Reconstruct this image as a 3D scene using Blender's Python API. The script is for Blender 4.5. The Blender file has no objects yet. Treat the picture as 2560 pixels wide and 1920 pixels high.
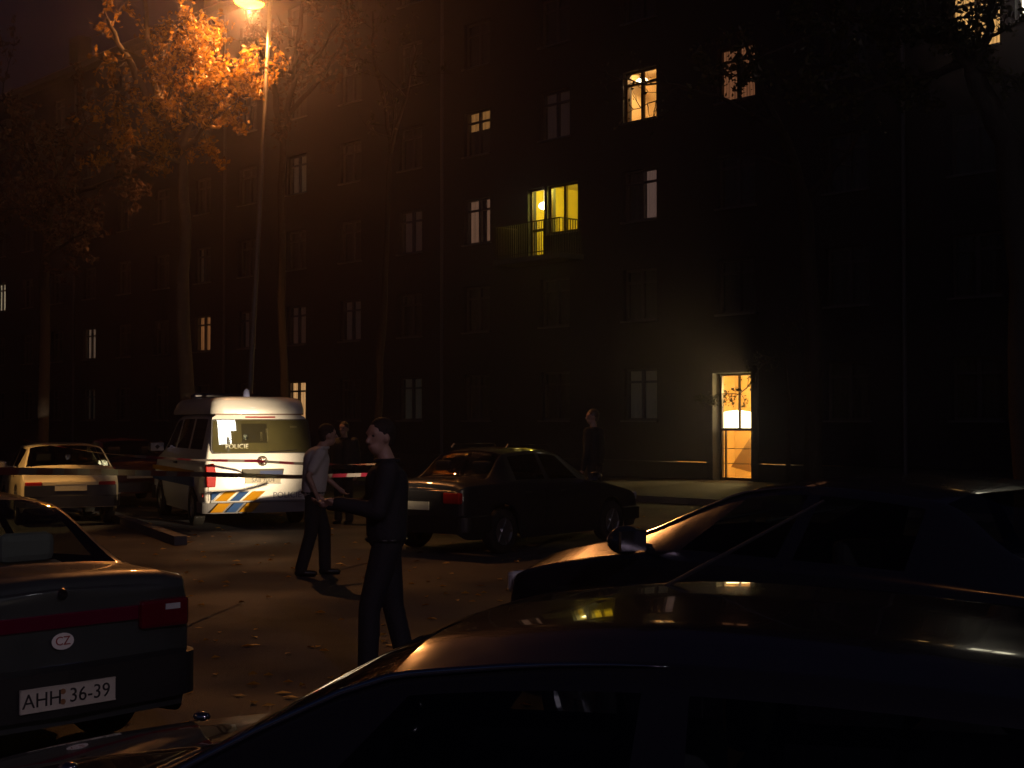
import bpy, bmesh, math, random
from mathutils import Vector, Matrix, Quaternion
R = math.radians
rnd = random.Random(7)
SC = bpy.context.scene
COL = SC.collection
# ------------------------------------------------------------------ camera
F, W0, H0 = 3560.0, 2560.0, 1920.0
CAMZ, HOR = 1.80, 1050.0
cam_d = bpy.data.cameras.new('camera')
cam = bpy.data.objects.new('camera', cam_d); COL.objects.link(cam)
cam_d.sensor_width = 36.0; cam_d.lens = 36.0 * F / W0
cam_d.clip_start = 0.05; cam_d.clip_end = 1000
cam.location = (0, 0, CAMZ)
cam.rotation_euler = (R(90) + math.atan((HOR - 960) / F), 0, 0)
SC.camera = cam
# ------------------------------------------------------------------ world (night)
wd = bpy.data.worlds.new('World'); SC.world = wd; wd.use_nodes = True
nt = wd.node_tree; nt.nodes.clear()
sky = nt.nodes.new('ShaderNodeTexSky'); sky.sky_type = 'NISHITA'; sky.sun_disc = False
sky.sun_elevation = R(-3.0); sky.sun_rotation = R(215); sky.ozone_density = 3.0
bg = nt.nodes.new('ShaderNodeBackground'); bg.inputs[1].default_value = 0.10
ow = nt.nodes.new('ShaderNodeOutputWorld')
nt.links.new(sky.outputs[0], bg.inputs[0]); nt.links.new(bg.outputs[0], ow.inputs[0])
# ------------------------------------------------------------------ render / exposure
SC.view_settings.view_transform = 'Standard'; SC.view_settings.look = 'None'
SC.view_settings.exposure = 0.0; SC.view_settings.gamma = 1.0
SC.view_settings.use_curve_mapping = False
SC.render.engine = 'CYCLES'
cy = SC.cycles
cy.use_denoising = True
try: cy.denoiser = 'OPENIMAGEDENOISE'
except Exception: pass
cy.max_bounces = 6; cy.diffuse_bounces = 2; cy.glossy_bounces = 3; cy.transmission_bounces = 4
cy.transparent_max_bounces = 12; cy.volume_bounces = 0
cy.sample_clamp_indirect = 4.0
cy.use_light_tree = True
# power of the lamps (tuned)
P_STREET = 1150.0; P_ADDED_B = 1100.0; P_ADDED_C = 3600.0; P_ADDED_D = 130.0; P_ASSUMED_FLOOD = 72000.0
SODIUM = (1.0, 0.37, 0.10)

# ------------------------------------------------------------------ helpers
def at(px, py, Y):
    """the point of the place that stands Y metres ahead"""
    return Vector(((px - 1280) / F * Y, Y, CAMZ + (HOR - py) / F * Y))

def tag(o, label=None, cat=None, group=None, kind=None):
    if label: o['label'] = label
    if cat: o['category'] = cat
    if group: o['group'] = group
    if kind: o['kind'] = kind
    return o

def empty(name, loc=(0, 0, 0), rz=0.0, label=None, cat=None, group=None):
    o = bpy.data.objects.new(name, None); COL.objects.link(o)
    o.location = loc; o.rotation_euler = (0, 0, rz); o.empty_display_size = .3
    return tag(o, label, cat, group)

class MB:
    def __init__(s): s.v = []; s.f = []; s.m = []
    def add(s, vs, fs, mi=0):
        n = len(s.v); s.v += [tuple(v) for v in vs]
        s.f += [tuple(i + n for i in f) for f in fs]; s.m += [mi] * len(fs)
        return s
    def box(s, c, d, mi=0, rot=None):
        hx, hy, hz = d[0] / 2, d[1] / 2, d[2] / 2
        vs = [Vector((x, y, z)) for x in (-hx, hx) for y in (-hy, hy) for z in (-hz, hz)]
        if rot: vs = [rot @ v for v in vs]
        vs = [v + Vector(c) for v in vs]
        return s.add(vs, [(0, 1, 3, 2), (4, 6, 7, 5), (0, 4, 5, 1), (2, 3, 7, 6), (0, 2, 6, 4), (1, 5, 7, 3)], mi)
    def box2(s, a, b, mi=0):
        return s.box([(a[i] + b[i]) / 2 for i in range(3)], [abs(b[i] - a[i]) for i in range(3)], mi)
    def tube(s, pts, rads, n=8, mi=0, cap=True):
        pts = [Vector(p) for p in pts]
        if not hasattr(rads, '__len__'): rads = [rads] * len(pts)
        rings = []; prev = None
        for i, p in enumerate(pts):
            t = (pts[min(i + 1, len(pts) - 1)] - pts[max(i - 1, 0)])
            if t.length < 1e-9: t = Vector((0, 0, 1))
            t.normalize()
            if prev is None:
                a = t.cross(Vector((0, 0, 1)))
                if a.length < .05: a = t.cross(Vector((1, 0, 0)))
            else:
                a = prev - t * prev.dot(t)
                if a.length < 1e-4: a = t.cross(Vector((1, 0, .3)))
            a.normalize(); prev = a; b = t.cross(a)
            rings.append([p + (a * math.cos(2 * math.pi * k / n) + b * math.sin(2 * math.pi * k / n)) * rads[i] for k in range(n)])
        vs = [v for r in rings for v in r]; fs = []
        for i in range(len(pts) - 1):
            for k in range(n):
                fs.append((i * n + k, i * n + (k + 1) % n, (i + 1) * n + (k + 1) % n, (i + 1) * n + k))
        if cap:
            fs.append(tuple(reversed(range(n)))); fs.append(tuple((len(pts) - 1) * n + k for k in range(n)))
        return s.add(vs, fs, mi)
    def ball(s, c, r, nu=12, nv=8, mi=0, rot=None):
        if not hasattr(r, '__len__'): r = (r, r, r)
        vs = []; fs = []
        for j in range(nv + 1):
            ph = math.pi * j / nv
            for i in range(nu):
                th = 2 * math.pi * i / nu
                v = Vector((r[0] * math.sin(ph) * math.cos(th), r[1] * math.sin(ph) * math.sin(th), r[2] * math.cos(ph)))
                if rot: v = rot @ v
                vs.append(v + Vector(c))
        for j in range(nv):
            for i in range(nu):
                a = j * nu + i; b = j * nu + (i + 1) % nu
                fs.append((a, a + nu, b + nu, b))
        return s.add(vs, fs, mi)
    def lathe(s, prof, n=24, mi=0, axis='y', c=(0, 0, 0)):
        vs = []; fs = []
        for (r, h) in prof:
            for k in range(n):
                a = 2 * math.pi * k / n; x, z = r * math.cos(a), r * math.sin(a)
                v = (x, h, z) if axis == 'y' else (x, z, h) if axis == 'z' else (h, x, z)
                vs.append(Vector(v) + Vector(c))
        for i in range(len(prof) - 1):
            for k in range(n):
                fs.append((i * n + k, i * n + (k + 1) % n, (i + 1) * n + (k + 1) % n, (i + 1) * n + k))
        return s.add(vs, fs, mi)
    def build(s, name, mats, parent=None, smooth=False, bevel=0.0, **k):
        me = bpy.data.meshes.new(name); me.from_pydata(s.v, [], s.f)
        if not isinstance(mats, (list, tuple)): mats = [mats]
        for m in mats: me.materials.append(m)
        if any(s.m): me.polygons.foreach_set('material_index', s.m)
        bm = bmesh.new(); bm.from_mesh(me)
        bmesh.ops.remove_doubles(bm, verts=bm.verts, dist=1e-5)
        bmesh.ops.recalc_face_normals(bm, faces=bm.faces); bm.to_mesh(me); bm.free()
        if smooth: me.polygons.foreach_set('use_smooth', [True] * len(me.polygons))
        me.update()
        o = bpy.data.objects.new(name, me); COL.objects.link(o)
        if parent: o.parent = parent
        if bevel:
            b = o.modifiers.new('bevel', 'BEVEL'); b.width = bevel; b.segments = 2; b.limit_method = 'ANGLE'; b.angle_limit = R(35)
        tag(o, **k)
        return o

MATS = {}
def mat(name, col=(.5, .5, .5), rough=.6, metal=0.0, coat=0.0, noise=0.0, nscale=20.0, bump=0.0, bscale=60.0, emit=None, estr=0.0, spec=.5, rvar=0.0):
    if name in MATS: return MATS[name]
    m = bpy.data.materials.new(name); m.use_nodes = True
    t = m.node_tree; b = t.nodes['Principled BSDF']
    b.inputs['Base Color'].default_value = (*col, 1); b.inputs['Roughness'].default_value = rough
    b.inputs['Metallic'].default_value = metal; b.inputs['Coat Weight'].default_value = coat
    b.inputs['Coat Roughness'].default_value = .025
    b.inputs['Specular IOR Level'].default_value = spec
    tc = t.nodes.new('ShaderNodeTexCoord')
    if noise:
        n = t.nodes.new('ShaderNodeTexNoise'); n.inputs['Scale'].default_value = nscale; n.inputs['Detail'].default_value = 6
        t.links.new(tc.outputs['Object'], n.inputs['Vector'])
        mx = t.nodes.new('ShaderNodeMix'); mx.data_type = 'RGBA'
        mx.inputs['A'].default_value = (*[c * (1 - noise) for c in col], 1); mx.inputs['B'].default_value = (*[min(1, c * (1 + noise)) for c in col], 1)
        t.links.new(n.outputs['Fac'], mx.inputs['Factor']); t.links.new(mx.outputs['Result'], b.inputs['Base Color'])
    if rvar:
        n = t.nodes.new('ShaderNodeTexNoise'); n.inputs['Scale'].default_value = 6; n.inputs['Detail'].default_value = 5
        t.links.new(tc.outputs['Object'], n.inputs['Vector'])
        mr = t.nodes.new('ShaderNodeMapRange'); mr.inputs['From Min'].default_value = .35; mr.inputs['From Max'].default_value = .7
        mr.inputs['To Min'].default_value = rough; mr.inputs['To Max'].default_value = rough + rvar
        t.links.new(n.outputs['Fac'], mr.inputs['Value']); t.links.new(mr.outputs['Result'], b.inputs['Roughness'])
    if bump:
        n = t.nodes.new('ShaderNodeTexNoise'); n.inputs['Scale'].default_value = bscale; n.inputs['Detail'].default_value = 8
        t.links.new(tc.outputs['Object'], n.inputs['Vector'])
        bp = t.nodes.new('ShaderNodeBump'); bp.inputs['Strength'].default_value = bump; bp.inputs['Distance'].default_value = .02
        t.links.new(n.outputs['Fac'], bp.inputs['Height']); t.links.new(bp.outputs['Normal'], b.inputs['Normal'])
    if emit:
        b.inputs['Emission Color'].default_value = (*emit, 1); b.inputs['Emission Strength'].default_value = estr
    MATS[name] = m; return m

def glassmat(name, tint=(.8, .85, .8), refl=1.0, rough=.01):
    if name in MATS: return MATS[name]
    m = bpy.data.materials.new(name); m.use_nodes = True; t = m.node_tree; t.nodes.clear()
    o = t.nodes.new('ShaderNodeOutputMaterial'); mx = t.nodes.new('ShaderNodeMixShader')
    tr = t.nodes.new('ShaderNodeBsdfTransparent'); tr.inputs[0].default_value = (*tint, 1)
    g = t.nodes.new('ShaderNodeBsdfGlossy'); g.inputs['Roughness'].default_value = rough
    lw = t.nodes.new('ShaderNodeLayerWeight'); lw.inputs['Blend'].default_value = .5
    p5 = t.nodes.new('ShaderNodeMath'); p5.operation = 'POWER'; p5.inputs[1].default_value = 5
    fr = t.nodes.new('ShaderNodeMath'); fr.operation = 'MULTIPLY_ADD'; fr.inputs[1].default_value = .92; fr.inputs[2].default_value = .06
    t.links.new(lw.outputs['Facing'], p5.inputs[0]); t.links.new(p5.outputs[0], fr.inputs[0])
    mu = t.nodes.new('ShaderNodeMath'); mu.operation = 'MULTIPLY'; mu.inputs[1].default_value = refl; mu.use_clamp = True
    t.links.new(fr.outputs[0], mu.inputs[0]); t.links.new(mu.outputs[0], mx.inputs[0])
    t.links.new(tr.outputs[0], mx.inputs[1]); t.links.new(g.outputs[0], mx.inputs[2]); t.links.new(mx.outputs[0], o.inputs[0])
    MATS[name] = m; return m

def litcurtain(name, col, strength, folds=18.0, contrast=.35):
    """a curtain with the room's lamp behind it"""
    if name in MATS: return MATS[name]
    m = bpy.data.materials.new(name); m.use_nodes = True; t = m.node_tree; b = t.nodes['Principled BSDF']
    b.inputs['Base Color'].default_value = (.5, .45, .4, 1); b.inputs['Roughness'].default_value = .9
    tc = t.nodes.new('ShaderNodeTexCoord'); wv = t.nodes.new('ShaderNodeTexWave'); wv.bands_direction = 'X'
    wv.inputs['Scale'].default_value = folds / 6; wv.inputs['Distortion'].default_value = 2.2; wv.inputs['Detail'].default_value = 2
    t.links.new(tc.outputs['Object'], wv.inputs['Vector'])
    no = t.nodes.new('ShaderNodeTexNoise'); no.inputs['Scale'].default_value = 1.6
    t.links.new(tc.outputs['Object'], no.inputs['Vector'])
    ad = t.nodes.new('ShaderNodeMath'); ad.operation = 'ADD'
    t.links.new(wv.outputs['Fac'], ad.inputs[0]); t.links.new(no.outputs['Fac'], ad.inputs[1])
    mr = t.nodes.new('ShaderNodeMapRange'); mr.inputs['From Max'].default_value = 1.6
    mr.inputs['To Min'].default_value = strength * (1 - contrast); mr.inputs['To Max'].default_value = strength * (1 + contrast)
    t.links.new(ad.outputs[0], mr.inputs['Value']); t.links.new(mr.outputs['Result'], b.inputs['Emission Strength'])
    b.inputs['Emission Color'].default_value = (*col, 1)
    MATS[name] = m; return m

def text(name, body, size, m, parent, loc, rot, ext=.0012, **k):
    c = bpy.data.curves.new(name, 'FONT'); c.body = body; c.size = size; c.extrude = ext
    c.align_x = 'CENTER'; c.align_y = 'CENTER'; c.materials.append(m); c.resolution_u = 3
    tmp = bpy.data.objects.new('tmp', c); me = bpy.data.meshes.new_from_object(tmp); bpy.data.objects.remove(tmp); bpy.data.curves.remove(c)
    me.name = name
    if not me.materials: me.materials.append(m)
    o = bpy.data.objects.new(name, me); COL.objects.link(o); o.parent = parent
    o.location = loc; o.rotation_euler = rot; tag(o, **k); return o

M_glass = glassmat('window_glass')
M_carglass = glassmat('car_glass', (.62, .68, .64), 1.3)
M_vanglass = glassmat('van_glass', (.80, .78, .66), 1.6)
M_black = mat('black_plastic', (.015, .015, .016), .45, bump=.1, bscale=300)
M_rubber = mat('tyre_rubber', (.012, .012, .012), .85)
M_rim = mat('wheel_metal', (.35, .35, .36), .35, .9)
M_chrome = mat('chrome', (.7, .7, .7), .12, 1.0)
M_dark = mat('dark_interior', (.02, .02, .022), .9)
M_red = mat('red_lens', (.30, .008, .008), .5, spec=.15)
M_lens = mat('clear_lens', (.45, .45, .45), .1, coat=1.0)
M_amber = mat('amber_lens', (.5, .16, .01), .15, coat=1.0)
M_plate = mat('plate_cream', (.5, .47, .38), .8, spec=.1, noise=.12, nscale=40)
M_ink = mat('plate_black', (.02, .02, .02), .5)
M_white = mat('white_paint_panel', (.74, .74, .71), .28, coat=.7, rvar=.12)

# ------------------------------------------------------------------ ground
asph = bpy.data.materials.new('asphalt'); asph.use_nodes = True
t = asph.node_tree; b = t.nodes['Principled BSDF']
tc = t.nodes.new('ShaderNodeTexCoord')
n1 = t.nodes.new('ShaderNodeTexNoise'); n1.inputs['Scale'].default_value = .35; n1.inputs['Detail'].default_value = 8; n1.inputs['Roughness'].default_value = .65
n2 = t.nodes.new('ShaderNodeTexNoise'); n2.inputs['Scale'].default_value = 45; n2.inputs['Detail'].default_value = 4
n3 = t.nodes.new('ShaderNodeTexVoronoi'); n3.inputs['Scale'].default_value = 90
for n in (n1, n2, n3): t.links.new(tc.outputs['Object'], n.inputs['Vector'])
cr = t.nodes.new('ShaderNodeValToRGB'); cr.color_ramp.elements[0].position = .32; cr.color_ramp.elements[1].position = .7
cr.color_ramp.elements[0].color = (.013, .015, .024, 1); cr.color_ramp.elements[1].color = (.036, .037, .056, 1)
t.links.new(n1.outputs['Fac'], cr.inputs[0])
mx = t.nodes.new('ShaderNodeMix'); mx.data_type = 'RGBA'; mx.blend_type = 'MULTIPLY'; mx.inputs['Factor'].default_value = .6
c2 = t.nodes.new('ShaderNodeValToRGB'); c2.color_ramp.elements[0].color = (.45, .45, .45, 1); c2.color_ramp.elements[1].color = (1.4, 1.4, 1.4, 1)
t.links.new(n2.outputs['Fac'], c2.inputs[0]); t.links.new(cr.outputs[0], mx.inputs['A']); t.links.new(c2.outputs[0], mx.inputs['B'])
t.links.new(mx.outputs['Result'], b.inputs['Base Color']); n4 = t.nodes.new('ShaderNodeTexNoise'); n4.inputs['Scale'].default_value = .5; n4.inputs['Detail'].default_value = 6; t.links.new(tc.outputs['Object'], n4.inputs['Vector'])
mr = t.nodes.new('ShaderNodeMapRange'); mr.inputs['From Min'].default_value = .38; mr.inputs['From Max'].default_value = .62; mr.inputs['To Min'].default_value = .66; mr.inputs['To Max'].default_value = .92
t.links.new(n4.outputs['Fac'], mr.inputs['Value']); t.links.new(mr.outputs['Result'], b.inputs['Roughness'])
bp = t.nodes.new('ShaderNodeBump'); bp.inputs['Strength'].default_value = .5; bp.inputs['Distance'].default_value = .01
t.links.new(n3.outputs['Distance'], bp.inputs['Height']); t.links.new(bp.outputs[0], b.inputs['Normal'])
g = MB(); g.add([(-180, -60, 0), (180, -60, 0), (180, 200, 0), (-180, 200, 0)], [(0, 1, 2, 3)])
g.build('ground', asph, kind='structure')

# ------------------------------------------------------------------ apartment building
P0 = Vector((3.77, 41.9, 0)); DV = Vector((-.6665, .7455, 0)); DV.normalize()
BANG = math.atan2(DV.y, DV.x)
def facade(s, y=0, z=0):          # building-local -> world
    n = Vector((-DV.y, DV.x, 0))
    return P0 + DV * s + n * y + Vector((0, 0, z))
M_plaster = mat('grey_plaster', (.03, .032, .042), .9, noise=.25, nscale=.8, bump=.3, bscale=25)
M_plinth = mat('plinth_stone', (.05, .05, .052), .85, noise=.2, nscale=3, bump=.3, bscale=20)
M_frame = mat('window_frame_paint', (.09, .085, .09), .5)
M_brownframe = mat('brown_frame', (.06, .035, .02), .5)
M_sill = mat('zinc_sill', (.16, .16, .17), .5, .2)
M_roof = mat('roof_tile', (.12, .06, .045), .8, noise=.3, nscale=4)
M_rail = mat('railing_iron', (.03, .03, .03), .5, .3)
M_curt = mat('net_curtain', (.1, .1, .1), .95, noise=.3, nscale=2)
M_slab = mat('balcony_concrete', (.08, .08, .085), .9, noise=.2, nscale=5)
bld = empty('apartment_building', P0, BANG, 'long dark apartment block of six storeys with a few lit windows', 'apartment building')
S0, S1 = -22.0, 70.0
PITCH = 3.63
ROWS = [2.55, 5.5, 8.45, 11.42, 14.4, 17.3]
wins = []     # (s0, s1, z0, z1, style)
style = {}
style[(0, 3)] = 'room_orange'; style[(0, 2)] = 'half_mauve'; style[(-1, 3)] = 'dim_pink'
style[(-3, 3)] = 'warm_bright'; style[(2, 2)] = 'pair_mauve'; style[(2, 3)] = 'blind_orange'
style[(7, 1)] = 'warm_patch'; style[(7, 2)] = 'slit_yellow'; style[(6, 1)] = 'slit_red'
style[(4, 1)] = 'vdim'; style[(5, 1)] = 'vdim2'; style[(5, 0)] = 'cream'; style[(10, 1)] = 'dim_grey'
style[(10, 0)] = 'vdim3'; style[(13, 2)] = 'spark'; style[(5, 3)] = 'spark2'; style[(3, 2)] = 'vdim'
style[(1, 3)] = 'vdim'; style[(0, 0)] = 'vdim3'; style[(3, 0)] = 'vdim3'
for k in range(-6, 19):
    sc = PITCH * k + (.15 if k >= 2 else 0)
    for r, zc in enumerate(ROWS):
        if k == -1 and r == 0: continue            # entrance
        if k == 1 and r == 2: continue             # balcony flat
        if k == -4 and r == 3:
            wins.append((-13.45, -11.95, zc - .3, zc + 1.6, 'glare')); continue
        wins.append((sc - .67, sc + .67, zc - .76, zc + .76, style.get((k, r), 'dark')))
wins.append((2.61, 3.99, 7.67, 9.2, 'yroom'))
wins.append((4.13, 4.9, 6.92, 9.2, 'ydoor'))
wins.append((-4.17, -2.82, .08, 3.1, 'entrance'))
ZT = 18.9
ss = sorted({S0, S1, *[w[0] for w in wins], *[w[1] for w in wins]}); zs_ = sorted({.62, ZT, *[w[2] for w in wins if w[4] != 'entrance'], *[w[3] for w in wins]})
wall = MB()
def openat(s, z): return any(w[0] < s < w[1] and w[2] < z < w[3] for w in wins)
for i in range(len(ss) - 1):
    a, b_ = ss[i], ss[i + 1]
    if b_ - a < 1e-6: continue
    j = 0
    while j < len(zs_) - 1:
        if openat((a + b_) / 2, (zs_[j] + zs_[j + 1]) / 2): j += 1; continue
        k = j
        while k + 1 < len(zs_) - 1 and not openat((a + b_) / 2, (zs_[k + 1] + zs_[k + 2]) / 2): k += 1
        wall.add([(a, 0, zs_[j]), (b_, 0, zs_[j]), (b_, 0, zs_[k + 1]), (a, 0, zs_[k + 1])], [(0, 1, 2, 3)])
        j = k + 1
DEPTH = .38
for (a, b_, z0, z1, st) in wins:
    zz0 = z0
    wall.add([(a, 0, zz0), (a, 0, z1), (a, -DEPTH, z1), (a, -DEPTH, zz0)], [(0, 1, 2, 3)])
    wall.add([(b_, 0, zz0), (b_, 0, z1), (b_, -DEPTH, z1), (b_, -DEPTH, zz0)], [(0, 3, 2, 1)])
    wall.add([(a, 0, z1), (b_, 0, z1), (b_, -DEPTH, z1), (a, -DEPTH, z1)], [(0, 1, 2, 3)])
    wall.add([(a, 0, zz0), (b_, 0, zz0), (b_, -DEPTH, zz0), (a, -DEPTH, zz0)], [(0, 3, 2, 1)])
# body behind the facade: sides, back, top
wall.add([(S0, 0, 0), (S0, -11, 0), (S0, -11, ZT), (S0, 0, ZT), (S1, 0, 0), (S1, -11, 0), (S1, -11, ZT), (S1, 0, ZT)],
         [(0, 1, 2, 3), (5, 4, 7, 6), (1, 5, 6, 2)])
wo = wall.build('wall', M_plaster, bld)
pl = MB(); pl.box2((S0, -.3, 0), (-4.35, .05, .6)); pl.box2((-2.64, -.3, 0), (S1, .05, .6)); pl.build('plinth', M_plinth, bld)
cn = MB(); cn.box2((S0 - .3, -.2, ZT), (S1 + .3, .55, ZT + .28)); cn.build('cornice', M_slab, bld)
rf = MB(); rf.add([(S0 - .3, .6, ZT + .3), (S1 + .3, .6, ZT + .3), (S1 + .3, -5.5, ZT + 3.6), (S0 - .3, -5.5, ZT + 3.6), (S1 + .3, -11.6, ZT + .3), (S0 - .3, -11.6, ZT + .3)],
       [(0, 1, 2, 3), (3, 2, 4, 5)])
rfo = rf.build('roof', M_roof, bld)
for s in (-8, 6, 19, 33, 47):
    c = MB(); c.box2((s, -5, ZT + 2.5), (s + 1.2, -4.2, ZT + 4.6)); c.build('chimney', M_plinth, rfo)

CURT = {
 'dim_pink': litcurtain('curtain_dim_pink', (1, .36, .16), .13, contrast=.7),
 'half_mauve': litcurtain('curtain_mauve', (.9, .5, .42), .10, contrast=.25),
 'pair_mauve': litcurtain('curtain_mauve_pair', (1, .48, .3), .11, contrast=.4),
 'warm_bright': litcurtain('curtain_warm', (1, .5, .16), .75, contrast=.6),
 'blind_orange': litcurtain('curtain_orange', (1, .42, .12), .2, contrast=.7),
 'warm_patch': litcurtain('curtain_warm_patch', (1, .36, .12), .14, contrast=.8),
 'slit_yellow': litcurtain('curtain_slit', (1, .55, .1), .16, contrast=.6),
 'slit_red': litcurtain('curtain_red', (1, .12, .04), .22, contrast=.5),
 'vdim': litcurtain('curtain_faint', (1, .45, .4), .007), 'vdim2': litcurtain('curtain_faint_b', (1, .4, .3), .012),
 'vdim3': litcurtain('curtain_faint_c', (.8, .75, .6), .006),
 'cream': litcurtain('curtain_cream', (1, .5, .2), .55, contrast=.5),
 'dim_grey': litcurtain('curtain_grey', (1, .6, .42), .1, contrast=.5),
 'spark': litcurtain('curtain_spark', (1, .75, .5), .35, contrast=.95),
 'spark2': litcurtain('curtain_spark_b', (1, .6, .35), .02, contrast=.95),
 'glare': litcurtain('curtain_glare', (1, .86, .66), 2.6, contrast=.2)}
LAB = {'room_orange': 'window with a bright orange room behind it', 'yroom': 'bright yellow window beside the balcony door',
       'half_mauve': 'window with only its right casement dimly lit', 'glare': 'window lit almost white near the right edge',
       'slit_red': 'dark window with one glowing red strip'}
def window(a, b_, z0, z1, st):
    w, h = b_ - a, z1 - z0
    f = MB(); ft = .065; y0, y1 = -.21, -.13
    f.box2((a, y0, z0), (a + ft, y1, z1)); f.box2((b_ - ft, y0, z0), (b_, y1, z1))
    f.box2((a + ft, y0, z0), (b_ - ft, y1, z0 + ft)); f.box2((a + ft, y0, z1 - ft), (b_ - ft, y1, z1))
    if st == 'ydoor':
        f.box2((a + ft, y0 + .002, z0 + .9), (b_ - ft, y1 - .002, z0 + .98))
    else:
        m = (a + b_) / 2; f.box2((m - .05, y0, z0 + ft), (m + .05, y1 + .01, z1 - ft))
        if st != 'yroom':
            f.box2((a + ft, y0 + .002, z1 - .42), (m - .05, y1 - .002, z1 - .35)); f.box2((m + .05, y0 + .002, z1 - .42), (b_ - ft, y1 - .002, z1 - .35))
    fm = M_brownframe if st in ('room_orange', 'yroom', 'ydoor', 'dim_pink', 'warm_bright') else M_frame
    nm = 'balcony_door' if st == 'ydoor' else 'window'
    fo = f.build(nm, fm, bld)
    if st in LAB: fo['label'] = LAB[st]
    p = MB(); p.add([(a + ft, -.17, z0 + ft), (b_ - ft, -.17, z0 + ft), (b_ - ft, -.17, z1 - ft), (a + ft, -.17, z1 - ft)], [(0, 1, 2, 3)])
    p.build('pane', M_glass, fo)
    if st != 'ydoor':
        s_ = MB(); s_.box2((a - .06, -.12, z0 - .05), (b_ + .06, .09, z0 - .002)); s_.build('sill', M_sill, fo)
    if st in ('room_orange', 'yroom', 'ydoor'): return
    zb, sa, sb = z0, a, b_
    cm = CURT.get(st, M_curt)
    def curtain(xa, xb, za, zb_, m_):
        c = MB(); n = max(4, int((xb - xa) / .05)); vs = []; fs = []
        for i in range(n + 1):
            x = xa + (xb - xa) * i / n; yy = -.32 + .02 * math.sin(i * 1.7) + .006 * math.sin(i * 4.1)
            vs += [(x, yy, za), (x, yy, zb_)]
            if i: fs.append((2 * i - 2, 2 * i, 2 * i + 1, 2 * i - 1))
        c.add(vs, fs); c.build('curtain', m_, fo, smooth=True)
    mid = (a + b_) / 2
    if st == 'half_mauve': curtain(a, mid, z0, z1, cm); curtain(mid, b_, z0, z1, M_curt)
    elif st == 'slit_yellow': curtain(a, a + .25, z0, z1, cm); curtain(a + .25, b_ - .2, z0, z1, M_curt); curtain(b_ - .2, b_, z0, z1, CURT['vdim3'])
    elif st == 'slit_red': curtain(a, a + .28, z0, z1, cm); curtain(a + .28, b_, z0, z1, CURT['vdim'])
    elif st == 'blind_orange': curtain(a, b_, z0, z1 - .62, M_curt); curtain(a, b_, z1 - .62, z1, cm)
    elif st == 'pair_mauve': curtain(a, mid - .12, z0, z1, cm); curtain(mid - .12, mid + .2, z0, z1, M_curt); curtain(mid + .2, b_, z0, z1, cm)
    else: curtain(a, b_, z0, z1, cm)

def room(a, b_, z0, z1, d, m_wall, m_ceil, floor=None, y0=-.39):
    r = MB()
    r.add([(a, y0, z0), (b_, y0, z0), (b_, y0 - d, z0), (a, y0 - d, z0), (a, y0, z1), (b_, y0, z1), (b_, y0 - d, z1), (a, y0 - d, z1)],
          [(0, 1, 2, 3), (0, 3, 7, 4), (1, 5, 6, 2), (3, 2, 6, 7)])
    o = r.build('room', m_wall, bld)
    c = MB(); c.add([(a, y0, z1), (b_, y0, z1), (b_, y0 - d, z1), (a, y0 - d, z1)], [(0, 1, 2, 3)]); c.build('ceiling', m_ceil, o)
    return o
for w in wins:
    if w[4] != 'entrance': window(*w)
# the lit rooms
M_yw = mat('yellow_wall', (.62, .47, .06), .8, noise=.06, nscale=3); M_yc = mat('cream_ceiling', (.66, .56, .2), .8)
M_ow = mat('cream_wall', (.68, .5, .27), .8, noise=.08, nscale=2); M_bulb = mat('lamp_globe', (1, .95, .8), .5, emit=(1, .86, .55), estr=9)
def plight(name, loc, power, col, rad=.1, parent=None):
    l = bpy.data.lights.new(name, 'POINT'); l.energy = power; l.color = col; l.shadow_soft_size = rad
    o = bpy.data.objects.new(name, l); COL.objects.link(o); o.location = loc
    if parent: o.parent = parent
    return o
ry = room(2.3, 5.6, 6.9, 9.55, 3.2, M_yw, M_yc)
ml = MB(); ml.ball((4.78, -.62, 8.72), (.19, .19, .13), 16, 10); ml.tube([(4.78, -.62, 8.84), (4.78, -.62, 9.54)], .012, 6)
ml.build('ceiling_lamp', M_bulb, ry, smooth=True)
plight('room_light', (3.4, -.8, 9.4), 330, (1, .8, .12), .08, bld)
dr = MB()
for i in range(14):
    x0 = 2.5 + i * .055
    dr.tube([(x0, -1.5 - .02 * (i % 2), 7.0), (x0, -1.5 - .02 * (i % 2), 9.45)], .03, 6)
dr.build('drape', mat('yellow_drape', (.6, .42, .05), .9), ry, smooth=True)
cb = MB(); cb.box2((4.2, -1.9, 6.92), (4.9, -1.5, 7.5)); cb.box2((4.35, -1.7, 7.5), (4.7, -1.55, 7.75)); cb.build('cabinet', mat('cabinet_wood', (.2, .1, .04), .6), ry)
ro = room(-1.6, 1.6, 9.9, 12.55, 3.0, M_ow, M_ow)
plight('room_light', (.3, -.6, 12.42), 350, (1, .55, .22), .08, bld)
wr = MB(); wr.box2((-.62, -1.2, 9.92), (-.25, -.8, 11.45)); wr.box2((-1.2, -1.3, 9.92), (-.62, -.9, 10.95)); wr.build('cupboard', mat('cupboard_wood', (.16, .08, .035), .6), ro)
lp = MB(); lp.tube([(1.0, -1.2, 12.54), (1.0, -1.2, 12.35)], .01, 6); lp.lathe([(.04, 12.35), (.2, 12.2), (.21, 12.17)], 16, axis='z', c=(1.0, -1.2, 0)); lp.build('ceiling_lamp', M_bulb, ro, smooth=True)
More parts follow.
